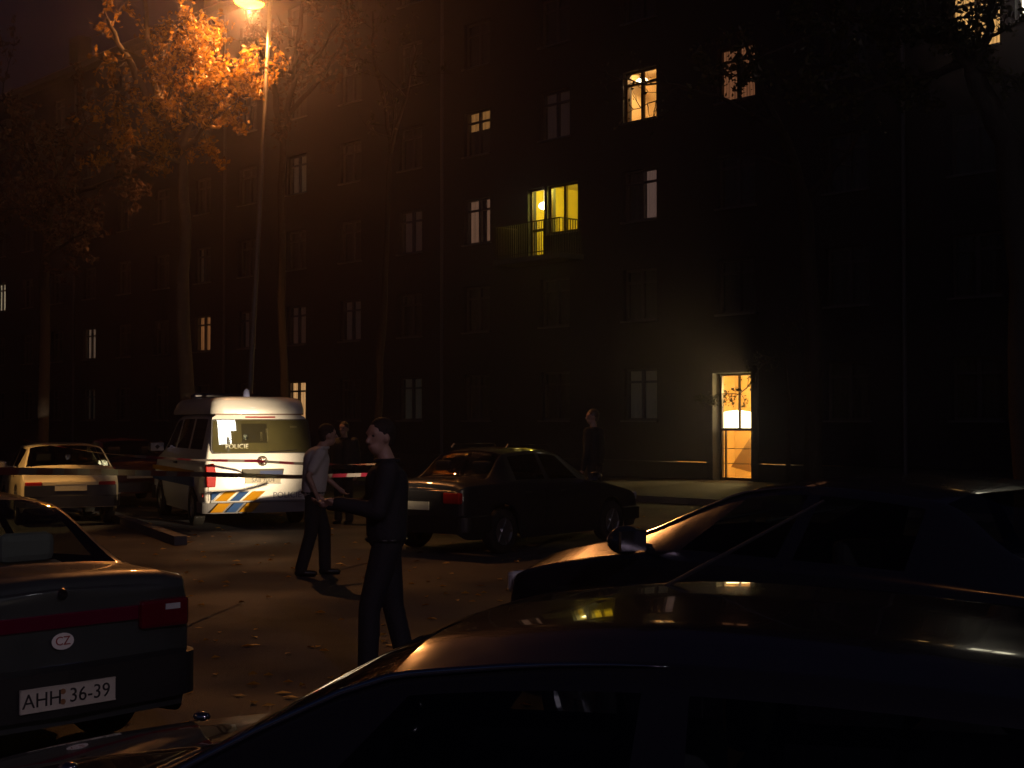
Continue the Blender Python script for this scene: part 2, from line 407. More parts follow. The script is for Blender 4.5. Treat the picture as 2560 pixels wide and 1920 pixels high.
# entrance hall
hall = room(-5.0, -1.1, .08, 3.4, 2.6, mat('hall_wall', (.72, .46, .17), .8, noise=.1, nscale=2), M_ow)
plight('hall_light', (-3.3, -1.2, 2.6), 480, (1, .66, .24), .1, bld)
hl = MB(); hl.ball((-3.1, -.66, 1.80), (.85, .12, .27), 28, 14); hl.build('hall_lamp', mat('hall_globe', (1, .9, .7), .5, emit=(1, .8, .45), estr=7), hall, smooth=True)
hs = MB(); hs.add([(-2.3, -1.35, .45), (-4.2, -1.35, .1), (-3.5, -1.35, 1.9), (-2.3, -2.2, .45), (-4.2, -2.2, .1), (-3.5, -2.2, 1.9)], [(0, 1, 2), (3, 5, 4), (0, 2, 5, 3)])
hs.build('stair', mat('stair_side', (.38, .2, .07), .8), hall)
for z in (.55, .98): b1 = MB(); b1.box2((-4.9, -1.0, z), (-1.4, -.97, z + .02)); b1.build('handrail', M_brownframe, hall)
ent = MB(); a, b_ = -4.17, -2.82
for (x0, x1, z0, z1) in ((a, a + .07, .08, 3.1), (b_ - .07, b_, .08, 3.1), (a + .07, b_ - .07, 3.03, 3.1), (a + .07, b_ - .07, 1.5, 1.58), (a + .07, b_ - .07, .08, .2)):
    ent.box2((x0, -.33, z0), (x1, -.25, z1))
ent.box2(((a + b_) / 2 - .025, -.32, 1.58), ((a + b_) / 2 + .025, -.26, 3.03))
ent.box2((b_ - .2, -.32, .2), (b_ - .16, -.26, 1.5))
eo = ent.build('entrance_door', M_brownframe, bld, label='tall glazed entrance door with light behind it')
ep = MB(); ep.add([(a + .07, -.29, .2), (b_ - .07, -.29, .2), (b_ - .07, -.29, 3.03), (a + .07, -.29, 3.03)], [(0, 1, 2, 3)]); ep.build('pane', M_glass, eo)
eh = MB(); eh.tube([(a + .14, -.25, .95), (a + .14, -.19, .95), (a + .14, -.19, 1.25), (a + .14, -.25, 1.25)], .012, 6); eh.build('handle', M_chrome, eo)
su = MB(); su.box2((a - .22, 0.002, 0), (a - .001, .07, 3.32)); su.box2((b_ + .001, .002, 0), (b_ + .22, .07, 3.32)); su.box2((a - .001, .003, 3.11), (b_ + .001, .068, 3.318)); su.build('door_surround', M_plaster, bld)
# balcony
bs = MB(); bs.box2((2.35, .002, 6.72), (5.45, 1.0, 6.88)); bso = bs.build('balcony', M_slab, bld)
rl = MB()
for z in (7.93,): rl.box2((2.4, .92, z), (5.4, .96, z + .035)); rl.box2((2.4, .01, z + .001), (2.435, .92, z + .034)); rl.box2((5.365, .01, z + .001), (5.4, .92, z + .034))
rl.box2((2.4, .925, 6.98), (5.4, .955, 7.005))
rl.build('railing', M_rail, bso)
barm = None
for i in range(30):
    s = 2.45 + i * .1
    if barm is None:
        q = MB(); q.box2((-.012, -.012, 6.885), (.012, .012, 7.93)); bo = q.build('bar', M_rail, bso); barm = bo
    else:
        bo = barm.copy(); COL.objects.link(bo)
    bo.location = (s, .94, 0)
for i in range(8):
    for s in (2.418, 5.38):
        bo = barm.copy(); COL.objects.link(bo); bo.location = (s, .08 + i * .105, 0)

for s in (-9.0, 5.55 + 3.6, 23.6, 38.0):
    q = MB(); q.tube([(s, .1, .15), (s, .1, ZT - .1)], .055, 8)
    for z in (2.0, 5.0, 8.0, 11.0, 14.0, 17.0): q.lathe([(.056, z), (.068, z), (.068, z + .05), (.056, z + .05)], 8, axis='z', c=(s, .1, 0))
    q.build('drainpipe', M_sill, bld, smooth=False)
# pavement along the block + kerb
pv = MB()
def ploc(s, y, z): return facade(s, y, z)
pv.add([ploc(S0, 0, .13), ploc(S1, 0, .13), ploc(S1, 7.5, .13), ploc(S0, 7.5, .13), ploc(S0, 7.5, -.02), ploc(S1, 7.5, -.02)], [(0, 1, 2, 3), (3, 2, 5, 4)])
pv.build('pavement', mat('pavement_concrete', (.05, .05, .055), .85, noise=.25, nscale=3, bump=.3), kind='structure')
k1 = MB()
for i in range(60):
    s = S0 + i * 1.5
    if s > S1: break
    k1.add([ploc(s + .01, 7.502, .0), ploc(s + 1.49, 7.502, 0), ploc(s + 1.49, 7.64, 0), ploc(s + .01, 7.64, 0), ploc(s + .01, 7.502, .14), ploc(s + 1.49, 7.502, .14), ploc(s + 1.49, 7.63, .135), ploc(s + .01, 7.63, .135)],
           [(0, 1, 2, 3), (4, 5, 6, 7), (0, 1, 5, 4), (1, 2, 6, 5), (2, 3, 7, 6), (3, 0, 4, 7)])
M_kerb = mat('kerb_stone', (.11, .105, .11), .8, noise=.3, nscale=5, bump=.3)
k1.build('kerb', M_kerb, kind='structure')
# the short kerb of the parking bay beside the van
kb = MB(); A_, B_ = Vector((-7.6, 26.6, 0)), Vector((-4.75, 20.5, 0)); dd = (B_ - A_).normalized(); nn = Vector((-dd.y, dd.x, 0)) * .09
for i in range(6):
    p, q = A_ + dd * (i * 1.12), A_ + dd * (i * 1.12 + 1.1)
    kb.add([p - nn, q - nn, q + nn, p + nn] + [v + Vector((0, 0, .13)) for v in (p - nn, q - nn, q + nn, p + nn)], [(4, 5, 6, 7), (0, 1, 5, 4), (1, 2, 6, 5), (2, 3, 7, 6), (3, 0, 4, 7)])
kb.build('bay_kerb', M_kerb, kind='structure')
# bay floor of lighter setts (the lit patch behind the walkers)
# ------------------------------------------------------------------ trees
M_bark = mat('bark', (.03, .024, .021), .9, noise=.35, nscale=8, bump=.8, bscale=14)
def leafmat(name, c1, c2):
    if name in MATS: return MATS[name]
    m = bpy.data.materials.new(name); m.use_nodes = True; t = m.node_tree; b = t.nodes['Principled BSDF']
    gi = t.nodes.new('ShaderNodeNewGeometry'); cr = t.nodes.new('ShaderNodeValToRGB')
    cr.color_ramp.elements[0].color = (*c1, 1); cr.color_ramp.elements[1].color = (*c2, 1)
    t.links.new(gi.outputs['Random Per Island'], cr.inputs[0]); t.links.new(cr.outputs[0], b.inputs['Base Color'])
    b.inputs['Roughness'].default_value = .45; 
    tl = t.nodes.new('ShaderNodeBsdfTranslucent'); t.links.new(cr.outputs[0], tl.inputs[0])
    mx = t.nodes.new('ShaderNodeMixShader'); mx.inputs[0].default_value = .4
    o = t.nodes['Material Output']; t.links.new(b.outputs[0], mx.inputs[1]); t.links.new(tl.outputs[0], mx.inputs[2]); t.links.new(mx.outputs[0], o.inputs[0])
    MATS[name] = m; return m
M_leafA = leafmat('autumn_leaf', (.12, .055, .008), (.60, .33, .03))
M_leafM = leafmat('dim_leaf', (.04, .022, .018), (.15, .08, .055))  # darkened leaf colour stands in for weak lamplight on two trees
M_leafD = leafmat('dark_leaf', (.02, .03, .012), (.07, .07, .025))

def tree(name, label, limbs, leaf_m, seed, twig_n=5, leaf_n=9, leaf_s=.055, levels=2, reach=1.1, spread=.8, group=None, leafprob=1.0, down=.0, bark=None):
    """limbs: list of (points, radii); twigs sprout from the outer parts, leaves from twigs"""
    rr = random.Random(seed)
    base = Vector(limbs[0][0][0])
    root = empty(name, (base.x, base.y, 0), 0, label, 'tree', group)
    off = Vector((base.x, base.y, 0))
    tr = MB(); lv = MB()
    def rv(): return Vector((rr.gauss(0, 1), rr.gauss(0, 1), rr.gauss(0, 1))).normalized()
    def leafclump(p, n, sp):
        for _ in range(n):
            c = p + rv() * rr.random() * sp; a = rv(); b = a.cross(rv()).normalized(); s = leaf_s * rr.uniform(.6, 1.3)
            c -= off
            mid = a.cross(b) * s * .25
            lv.add([c - a * s, c - b * s * .62 + mid, c + a * s * .25 + b * 0 , c + b * s * .62 + mid, c + a * s * 1.1], [(0, 1, 2, 3), (1, 4, 2), (2, 4, 3)])
    def branch(p, d, L, r, lev, lp=None):
        lp = leafprob if lp is None else lp
        n = 5; pts = [p]; dv = d.normalized()
        for i in range(n):
            dv = (dv + rv() * .22 + Vector((0, 0, .05 - down))).normalized(); pts.append(pts[-1] + dv * L / n)
        tr.tube([q - off for q in pts], [r * (1 - .75 * i / n) for i in range(n + 1)], 5 if lev else 4, cap=False)
        if lev > 0:
            for _ in range(twig_n):
                i = rr.randint(1, n); branch(pts[i], (dv + rv() * spread), L * rr.uniform(.45, .75), r * .5, lev - 1, lp)
        if lev <= 1:
            for q in pts[1:]:
                if rr.random() < lp: leafclump(q, leaf_n, .16 + .1 * lev)
    for li, lm in enumerate(limbs):
        pts, rads = lm[0], lm[1]; lpf = lm[2] if len(lm) > 2 else None
        P = [Vector(q) for q in pts]
        sm = []; rd = []
        for i in range(len(P) - 1):
            for k in range(4):
                f = k / 4; q = P[i].lerp(P[i + 1], f) + rv() * .03; sm.append(q); rd.append(rads[i] + (rads[i + 1] - rads[i]) * f)
        sm.append(P[-1]); rd.append(rads[-1]); sm[0] = P[0]
        tr.tube([q - off for q in sm], rd, 10, cap=True)
        if li == 0: start = len(sm)
        lo = 0 if li else len(sm)
        for i in range(lo + 1, len(sm)):
            if rr.random() < .85:
                t_ = (sm[i] - sm[i - 1]).normalized()
                branch(sm[i], t_ * .5 + rv() * .9, reach * rr.uniform(.6, 1.2), max(.012, rd[i] * .45), levels - 1, lpf)
    tr.build('trunk', bark or M_bark, root, smooth=True)
    lv.build('crown', leaf_m, root, kind='stuff')
    return root

def T(px, py, Y): return tuple(at(px, py, Y))
# lit autumn tree left of the street lamp
tree('autumn_tree', 'autumn tree left of the street lamp, its leaves lit orange by it',
     [([(-6.2, 27.6, 0), T(455, 800, 27.5), T(462, 560, 27.3), T(450, 380, 27)], [.16, .13, .11, .09]),
      ([T(450, 380, 27), T(400, 290, 26.6), T(350, 210, 26.3), T(300, 120, 26.1), T(262, 40, 26)], [.1, .085, .07, .055, .03], .18),
      ([T(392, 280, 26.6), T(378, 180, 26.8), T(362, 90, 27), T(355, -40, 27.2)], [.08, .06, .05, .03], .2),
      ([T(450, 380, 27), T(480, 250, 26.7), T(510, 160, 26.9), T(480, 60, 27)], [.09, .06, .04, .02], .75),
      ([T(480, 260, 26.7), T(540, 200, 26.4), T(610, 170, 26.2)], [.05, .03, .015]),
      ([T(400, 290, 26.6), T(330, 250, 26.2), T(265, 225, 26)], [.05, .03, .015], .5),
      ([T(450, 400, 27), T(380, 380, 26.4), T(310, 350, 26)], [.05, .03, .015]),
      ([T(440, 330, 26.8), T(480, 220, 26.2), T(470, 100, 26)], [.05, .04, .02]),
      ([T(450, 380, 27), T(520, 300, 26.5), T(590, 250, 26.2)], [.05, .03, .015]),
      ([T(480, 250, 26.7), T(545, 215, 26.9), T(600, 225, 27)], [.04, .025, .012]),
      ([T(400, 290, 26.6), T(430, 200, 26.5), T(462, 90, 26.5)], [.04, .025, .012])],
     M_leafA, 3, twig_n=4, leaf_n=6, leaf_s=.052, reach=.62, leafprob=.8, bark=mat('lit_bark', (.10, .075, .05), .8, noise=.4, nscale=8, bump=.8, bscale=14))  # bark colour lightened here to brighten the lamplit limbs
# tall tree behind the lamp
tree('autumn_tree', 'bare limbed tree standing behind the street lamp post, taller than its light',
     [([(-4.9, 31.0, 0), T(700, 600, 31), T(705, 330, 30.5)], [.1, .08, .07]),
      ([T(705, 330, 30.5), T(730, 200, 30), T(745, 60, 29.6), T(760, -80, 29.5)], [.08, .06, .05, .03]),
      ([T(700, 330, 30.5), T(680, 200, 30.4), T(620, 60, 30.2), T(600, -60, 30)], [.08, .06, .04, .03]),
      ([T(712, 290, 30.4), T(790, 200, 30), T(850, 110, 30), T(880, 20, 30)], [.06, .045, .03, .02]),
      ([T(730, 200, 30), T(800, 120, 29.4), T(850, 40, 29)], [.05, .03, .02])],
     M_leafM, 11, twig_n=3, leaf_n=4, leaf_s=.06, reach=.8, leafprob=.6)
# far left, dim tree
tree('autumn_tree', 'dim autumn tree at the far left above the white car, hardly lit',
     [([(-11.2, 34.0, 0), T(110, 700, 33), T(120, 480, 30.5)], [.15, .12, .09]),
      ([T(120, 480, 29.5), T(60, 330, 29), T(0, 230, 28.6)], [.09, .06, .03]),
      ([T(120, 480, 29.5), T(170, 380, 29), T(210, 300, 28.6)], [.08, .05, .03]),
      ([T(118, 500, 29.5), T(230, 470, 28.8), T(320, 430, 28.5)], [.07, .045, .02]),
      ([T(118, 540, 29.6), T(60, 520, 29), T(-20, 520, 29)], [.06, .04, .02]),
      ([T(112, 640, 29.8), T(170, 600, 29.2), T(230, 570, 29)], [.05, .03, .015])],
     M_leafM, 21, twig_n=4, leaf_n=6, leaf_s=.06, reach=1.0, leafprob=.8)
# slim trunk to the right of the lamp
tree('slim_tree', 'slim tall tree trunk rising between the van and the lit balcony', 
     [([(-3.05, 31.5, 0), T(950, 900, 31.4), T(965, 600, 31.3), T(975, 380, 31.2)], [.09, .075, .06, .05]),
      ([T(975, 380, 31.2), T(960, 250, 31), T(930, 120, 31), T(930, 20, 31)], [.05, .04, .03, .02]),
      ([T(975, 380, 31.2), T(1010, 240, 31), T(1040, 120, 31)], [.05, .035, .02])],
     M_leafD, 31, twig_n=3, leaf_n=3, leaf_s=.05, reach=.9, leafprob=.3)
# right-hand trees in front of the block
tree('dark_tree', 'black leafy tree at the upper right whose limbs cross the bright window',
     [([(7.1, 19.5, 0), T(2560, 700, 19.5), T(2520, 350, 19.4), T(2440, 170, 19.3)], [.24, .2, .17, .13]),
      ([T(2440, 170, 19.3), T(2395, 90, 19.2), T(2350, 20, 19.2), T(2310, -60, 19)], [.12, .085, .07, .05]),
      ([T(2440, 170, 19.3), T(2480, 60, 19), T(2490, -40, 19)], [.09, .06, .05]),
      ([T(2400, 100, 19.3), T(2270, 60, 20), T(2130, 40, 20.5), T(1990, 60, 21)], [.06, .045, .03, .02]),
      ([T(2420, 150, 19.3), T(2280, 200, 20), T(2120, 230, 20.5)], [.06, .04, .02]),
      ([T(2130, 40, 20.5), T(1930, 130, 21), T(1830, 190, 21.4)], [.03, .02, .012])],
     M_leafD, 41, twig_n=4, leaf_n=6, leaf_s=.055, reach=.75, leafprob=.7)
tree('dark_tree', 'dark sparse tree in front of the block, thin twigs crossing the orange window',
     [([(6.2, 29.5, 0), T(2035, 800, 29.5), T(2015, 500, 29.3), T(1960, 330, 29)], [.2, .17, .14, .1]),
      ([T(1960, 330, 29), T(1830, 250, 28.6), T(1700, 210, 28.3), T(1590, 202, 28), T(1520, 180, 28)], [.07, .045, .028, .016, .008]),
      ([T(1960, 330, 29), T(1900, 200, 28.6), T(1850, 60, 28.4)], [.07, .05, .03]),
      ([T(1700, 212, 28.3), T(1640, 245, 28.2), T(1570, 280, 28.1)], [.016, .011, .007]),
      ([T(1990, 420, 29), T(1870, 380, 28.6), T(1760, 400, 28.4)], [.05, .03, .015]),
      ([T(2015, 500, 29.3), T(2120, 380, 29), T(2200, 260, 28.7)], [.07, .05, .03])],
     M_leafD, 47, twig_n=2, leaf_n=1, leaf_s=.045, reach=.5, leafprob=.3)
tree('young_tree', 'young drooping tree whose twigs hang in front of the lit entrance',
     [([(7.0, 36.2, 0), T(1972, 1000, 36.2), T(1960, 880, 36)], [.07, .05, .03]),
      ([T(1960, 880, 36), T(1905, 915, 35.6), T(1870, 968, 35.4), T(1845, 985, 35.3), T(1800, 985, 35.2), T(1770, 1000, 35.2)], [.025, .02, .014, .012, .009, .006]),
      ([T(1960, 880, 36), T(1985, 820, 35.8), T(2010, 760, 35.7)], [.025, .015, .008])],
     M_leafD, 53, twig_n=3, leaf_n=2, leaf_s=.04, reach=.38, leafprob=.55, down=.12)

# ------------------------------------------------------------------ street lamps
M_post = mat('galvanised_post', (.14, .13, .12), .55, .4, noise=.2, nscale=6)
M_bowl = mat('sodium_bowl', (1, .6, .2), .4, emit=(1, .42, .03), estr=12)
def street_lamp(base, top, head, label, power, rad=.14, col=SODIUM, cone=170, aim=None):
    base, top, head = Vector(base), Vector(top), Vector(head)
    root = empty('street_lamp', base, 0, label, 'street lamp', 'sodium street lamps of the street')
    p = MB(); d = top - base
    p.tube([(0, 0, 0), (0, 0, .9), (0, 0, .92)] + [tuple(d * f) for f in (.12, .4, .7, 1)], [.085, .085, .07, .06, .05, .042, .036], 14); p.build('post', M_post, root, smooth=True)
    a = MB(); h = head - base; ts = d
    a.tube([tuple(ts * .995), tuple(ts + Vector((0, 0, .25))), tuple(ts.lerp(h, .4) + Vector((0, 0, .38))), tuple(h + Vector((0, 0, .2)))], [.045, .04, .035, .035], 10); a.build('arm', M_post, root, smooth=True)
    dx = (h - ts); dx.z = 0; dx.normalize(); q = Matrix.Rotation(math.atan2(dx.y, dx.x), 3, 'Z')
    hd = MB(); hd.ball(h + Vector((0, 0, .13)), (.4, .17, .1), 16, 8, rot=q); hd.build('lamp_housing', mat('housing_grey', (.2, .2, .2), .5), root, smooth=True)
    bw = MB(); bw.ball(h + Vector((0, 0, .06)), (.3, .13, .13), 16, 8, rot=q); bw.build('lamp_bowl', M_bowl, root, smooth=True)
    l = bpy.data.lights.new('lamp_light', 'SPOT'); l.energy = power; l.color = col; l.shadow_soft_size = rad; l.spot_size = R(cone); l.spot_blend = .4
    lo = bpy.data.objects.new('lamp_light', l); COL.objects.link(lo); lo.location = h + Vector((0, 0, -.095)); lo.parent = root
    if aim: lo.rotation_euler = (Vector(aim) - base - lo.location).to_track_quat('-Z', 'Y').to_euler()
    return root
street_lamp((-5.05, 26.8, 0), T(673, -30, 26.8), T(618, 6, 26.6), 'tall lamp post behind the police van with its sodium light on', P_STREET, rad=.06, cone=156, aim=(-8.6, 21.5, 0))
street_lamp((5.6, -7.0, 0), (5.6, -7.0, 8.0), (4.2, -6.0, 8.1), 'unseen lamp post added behind the viewer to light the road and near cars', P_ADDED_B, col=(.95, .70, .95), cone=76, aim=(-5.0, 13.0, 0))  # unseen lamp, added for frontal light on the road and near things
street_lamp((-14.0, 5.5, 0), (-14.0, 5.5, 8.4), (-12.6, 6.0, 8.5), 'unseen lamp post added at the left for glints on the dark saloon', P_ADDED_D, cone=60, aim=(-3.2, 7.0, 0))  # unseen lamp, added for orange glints and sheen on the cars

street_lamp((-11.5, 19.0, 0), (-11.5, 19.0, 8.6), (-10.2, 20.6, 8.7), 'unseen lamp post added at the left to brighten the cream car', P_ADDED_C, cone=27, aim=(-8.9, 23.7, 0), col=(1, .52, .16))  # unseen lamp with a narrow cone, added to brighten the cream car

# ------------------------------------------------------------------ vehicles
def pchip(xs, n_per):
    """monotone cubic through list of values (index parametrised)"""
    n = len(xs); d = [0.0] * n; h = [xs[i + 1] - xs[i] for i in range(n - 1)]
    for i in range(1, n - 1):
        if h[i - 1] * h[i] > 0: d[i] = 2 * h[i - 1] * h[i] / (h[i - 1] + h[i])
    d[0] = h[0]; d[-1] = h[-1]
    out = []
    for i in range(n - 1):
        for f in n_per:
            if f >= 1 and i < n - 2: continue
            h00 = 2 * f**3 - 3 * f**2 + 1; h10 = f**3 - 2 * f**2 + f; h01 = -2 * f**3 + 3 * f**2; h11 = f**3 - f**2
            out.append(h00 * xs[i] + h10 * d[i] + h01 * xs[i + 1] + h11 * d[i + 1])
    return out
FR = [0, .07, .2, .4, .6, .8, .93, 1]
NF = len(FR) - 1
def build_body(root, cols, paint, wheels, wr, glass, wind=(4, 5), side=((5, 6), (6, 7)), rear=(7, 8), pillars=None, caps=True, name='body'):
    """cols: (xb, xt, w, zb, zs, zr, rw) front to rear"""
    P = []
    for (xb, xt, w, zb, zs, zr, rw) in cols:
        cab = (zr - zs) > .2
        z4 = zr - (.055 if cab else .03)
        P.append([(xb, w * .955, zb), (xb, w, zb + .3 * (zs - zb)), (xb, w * 1.0, zb + .72 * (zs - zb)), (xb + (xt - xb) * .02, w * .965, zs),
                  (xt, rw, z4), (xt, rw * .62, zr - .012), (xt, 0, zr)])
    nc = len(cols)
    # interpolate along u for each row
    rows = []
    for j in range(7):
        xs = [pchip([P[i][j][k] for i in range(nc)], FR) for k in range(3)]
        rows.append(list(zip(*xs)))
    nu = len(rows[0])
    FV = [0, .1, .5, .9, 1]
    grid = []
    for i in range(nu):
        ctrl = [rows[j][i] for j in range(7)]
        lo = [pchip([ctrl[j][k] for j in range(4)], FV) for k in range(3)]
        mid = [[ctrl[3][k] + (ctrl[4][k] - ctrl[3][k]) * f for f in FV[1:-1]] for k in range(3)]
        hi = [pchip([ctrl[j][k] for j in range(4, 7)], FV) for k in range(3)]
        col = list(zip(*lo)) + list(zip(*mid)) + list(zip(*hi))
        grid.append([list(v) for v in col])
    # indices: lo 13 pts (0..12), mid 3 (13..15), hi 9 (16..24)
    NV = 25
    for i in range(nu):
        for j in range(13):
            x, y, z = grid[i][j]
            for (wx) in wheels:
                d2 = wr * wr - (x - wx) ** 2
                if d2 > 0:
                    za = wr * .86 + math.sqrt(d2)
                    if z < za and z < cols[3][4] - .02: grid[i][j][2] = min(za, grid[i][12][2] - .03 + .002 * j)
    def useg(i): return i / NF
    body = MB(); gl = {}
    def cell(i, j):
        u0 = i // NF; fi = i % NF
        inner = 0 < fi < NF - 1
        if wind and wind[0] <= u0 < wind[1] and j >= 16 and (inner) and not (j == 16): return 'windscreen'
        if rear and rear[0] <= u0 < rear[1] and j >= 16 and inner and not (j == 16): return 'rear_window'
        if 12 < j < 15:
            for n_, (a, b_) in enumerate(side):
                if a * NF <= i < b_ * NF and not (i == a * NF) and not (i == b_ * NF - 1): return 'side_window%d' % n_
        return None
    for sgn in (1, -1):
        for i in range(nu - 1):
            for j in range(NV - 1):
                q = [grid[i][j], grid[i + 1][j], grid[i + 1][j + 1], grid[i][j + 1]]
                q = [(v[0], v[1] * sgn, v[2]) for v in q]
                c = cell(i, j)
                if c:
                    key = c if not c.startswith('side') else c + ('l' if sgn > 0 else 'r')
                    gl.setdefault(key, MB()).add(q, [(0, 1, 2, 3)])
                else: body.add(q, [(0, 1, 2, 3)])
    for end, sg in ((0, 1), (nu - 1, -1)):
        col = grid[end]; n = 8
        for j in range(NV - 1):
            for k in range(n):
                def pt(jj, kk):
                    f = 1 - 2 * kk / n; v = col[jj]; bl = .035 * (1 - f * f) * sg
                    return (v[0] + bl, v[1] * f, v[2])
                body.add([pt(j, k), pt(j, k + 1), pt(j + 1, k + 1), pt(j + 1, k)], [(0, 1, 2, 3)])
    bo = body.build(name, paint, root, smooth=True)
    for k, m in gl.items():
        o = m.build('windscreen' if k == 'windscreen' else 'rear_window' if k == 'rear_window' else 'side_window', glass, root, smooth=True)
        # underbody    xs = [c[0] for c in cols]; u = MB(); u.box2((min(xs) + .25, -cols[5][2] + .2, .2), (max(xs) - .25, cols[5][2] - .2, .34)); u.build('underbody', M_dark, root)
    P4 = [(c[1], c[6], c[5] - (.055 if (c[5] - c[4]) > .2 else .03)) for c in cols]
    for s in (1, -1):
        line = []
        for k in range(NF * 4, NF * 6 + 1):
            v = grid[k][16]; line.append((v[0], s * (v[1] + .006), v[2] + .002))
        tr = MB(); tr.tube(line, [.007 * min(1, (len(line) - 1 - k) / 6 + .1) for k in range(len(line))], 6); tr.build('window_trim', M_chrome, root, smooth=True)
    return bo, grid

def wheels_(root, xs, w, r=.3, rim=M_rim):
    for x in xs:
        for s in (1, -1):
            y = s * (w - .09)
            t_ = MB(); t_.lathe([(r * .62, -.09), (r * .92, -.095), (r, -.06), (r, .06), (r * .92, .095), (r * .62, .09)], 28, c=(x, y, r)); to = t_.build('wheel', M_rubber, root, smooth=True)
            q = MB(); yo = s * .075
            q.lathe([(r * .64, yo), (r * .6, yo * .7), (r * .22, yo * .8), (r * .14, yo * 1.15), (.001, yo * 1.15)], 20, c=(x, y, r))
            for k in range(6):
                a = k * math.pi / 3; q.box((x + math.cos(a) * r * .4, y + yo * .85, r + math.sin(a) * r * .4), (r * .46, .02, r * .13), rot=Matrix.Rotation(-a, 3, 'Y'))
            q.build('rim', rim, to)

def bumper(root, xe, w, z0, z1, m, front=True, wrap=.55, t=.07):
    s = 1 if front else -1; prof = []
    pts = []
    n = 6
    pts.append((xe - s * wrap, w + .015))
    for i in range(n + 1):
        a = math.pi / 2 * i / n; pts.append((xe - s * .16 + s * .16 * math.sin(a) + s * .0, (w + .015 - .16) + .16 * math.cos(a)))
    pts.append((xe + s * .04, 0)); full = pts + [(x, -y) for (x, y) in reversed(pts[:-1])]
    o = MB(); N = len(full); vs = []
    for (x, y) in full:
        c = Vector((xe - s * 1.2, 0)); d = (Vector((x, y)) - c).normalized() * t
        vs += [(x, y, z0 + .02), (x + d.x * .5, y + d.y * .5, z0), (x + d.x * .5, y + d.y * .5, z1 - .02), (x, y, z1)]
    fs = []
    for i in range(N - 1):
        for k in range(3): fs.append((4 * i + k, 4 * i + k + 1, 4 * i + 4 + k + 1, 4 * i + 4 + k))
    o.add(vs, fs); return o.build('bumper', m, root, smooth=False)

def mirror(root, x, w, z, paint, sc=1.0):
    for s in (1, -1):
        m = MB(); m.ball((x, s * (w + .13), z), (.07 * sc, .11 * sc, .075 * sc), 12, 8); m.tube([(x + .02, s * (w - .06), z - .05), (x + .01, s * (w + .06), z - .03)], .022, 6)
        o = m.build('wing_mirror', paint, root, smooth=True)
        g_ = MB(); g_.box((x - .058 * sc, s * (w + .13), z), (.02, .16 * sc, .1 * sc)); g_.build('mirror_glass', M_chrome, o)

def seats(root, xs, w, zb=.35, top=1.05, col=M_dark, head=True):
    for x in xs:
        for s in (1, -1):
            m = MB(); y = s * w
            m.box((x + .1, y, zb + .12), (.5, .48, .16)); m.box((x - .2, y, (zb + top) / 2 + .05), (.13, .46, top - zb - .1), rot=Matrix.Rotation(R(-12), 3, 'Y'))
            o = m.build('seat', col, root, bevel=.04)
            if head:
                h = MB(); h.box((x - .3, y, top + .1), (.09, .27, .17)); h.build('headrest', col, o, bevel=.035)

def steering(root, x, y, z):
    m = MB(); m.lathe([(.17, -.012), (.185, 0), (.17, .012), (.16, 0), (.17, -.012)], 20, axis='x'); 
    o = m.build('steering_wheel', M_black, root, smooth=True); o.location = (x, y, z); o.rotation_euler = (0, R(-25), 0)

def plate(root, x, z, w, h, m, rz=math.pi, txt=None, front=False, size=.09, tx=0):
    s = 1 if front else -1
    p = MB(); p.box((x + s * .008, 0, z), (.012, w, h)); 
    for (dy, dz, bw, bh) in ((0, h / 2 - .003, w - .0, .006), (0, -h / 2 + .003, w, .006)): p.box((x + s * .016, dy, dz + z), (.006, bw, bh))
    po = p.build('number_plate', m, root)
    if txt: text('lettering', txt, size, M_ink, po, (x + s * .0155, tx, z), (R(90), 0, R(90) if front else R(-90)))
    return po

def heading(h): return math.atan2(h[1], h[0])
def wipe(root, p0, p1, m=M_black, name='wiper'):
    w = MB(); w.tube([p0, p1], [.01, .007], 6); w.build(name, m, root)

SED = [(2.09, 2.06, .68, .32, .60, .64, .52), (2.04, 2.03, .78, .22, .66, .70, .60), (1.85, 1.85, .83, .20, .73, .79, .62), (1.4, 1.4, .84, .19, .82, .89, .66),
       (.85, .95, .85, .18, .90, .97, .66), (.55, .22, .85, .18, .92, 1.38, .55), (-.25, -.25, .85, .18, .93, 1.42, .57), (-1.0, -.92, .85, .18, .94, 1.38, .55),
       (-1.45, -1.42, .83, .20, .94, 1.02, .62), (-1.95, -1.95, .81, .22, .92, .99, .62), (-2.05, -2.05, .78, .26, .89, .95, .60), (-2.09, -2.08, .73, .30, .86, .90, .54)]
def mod(cols, f): return [f(i, c) for i, c in enumerate(cols)]

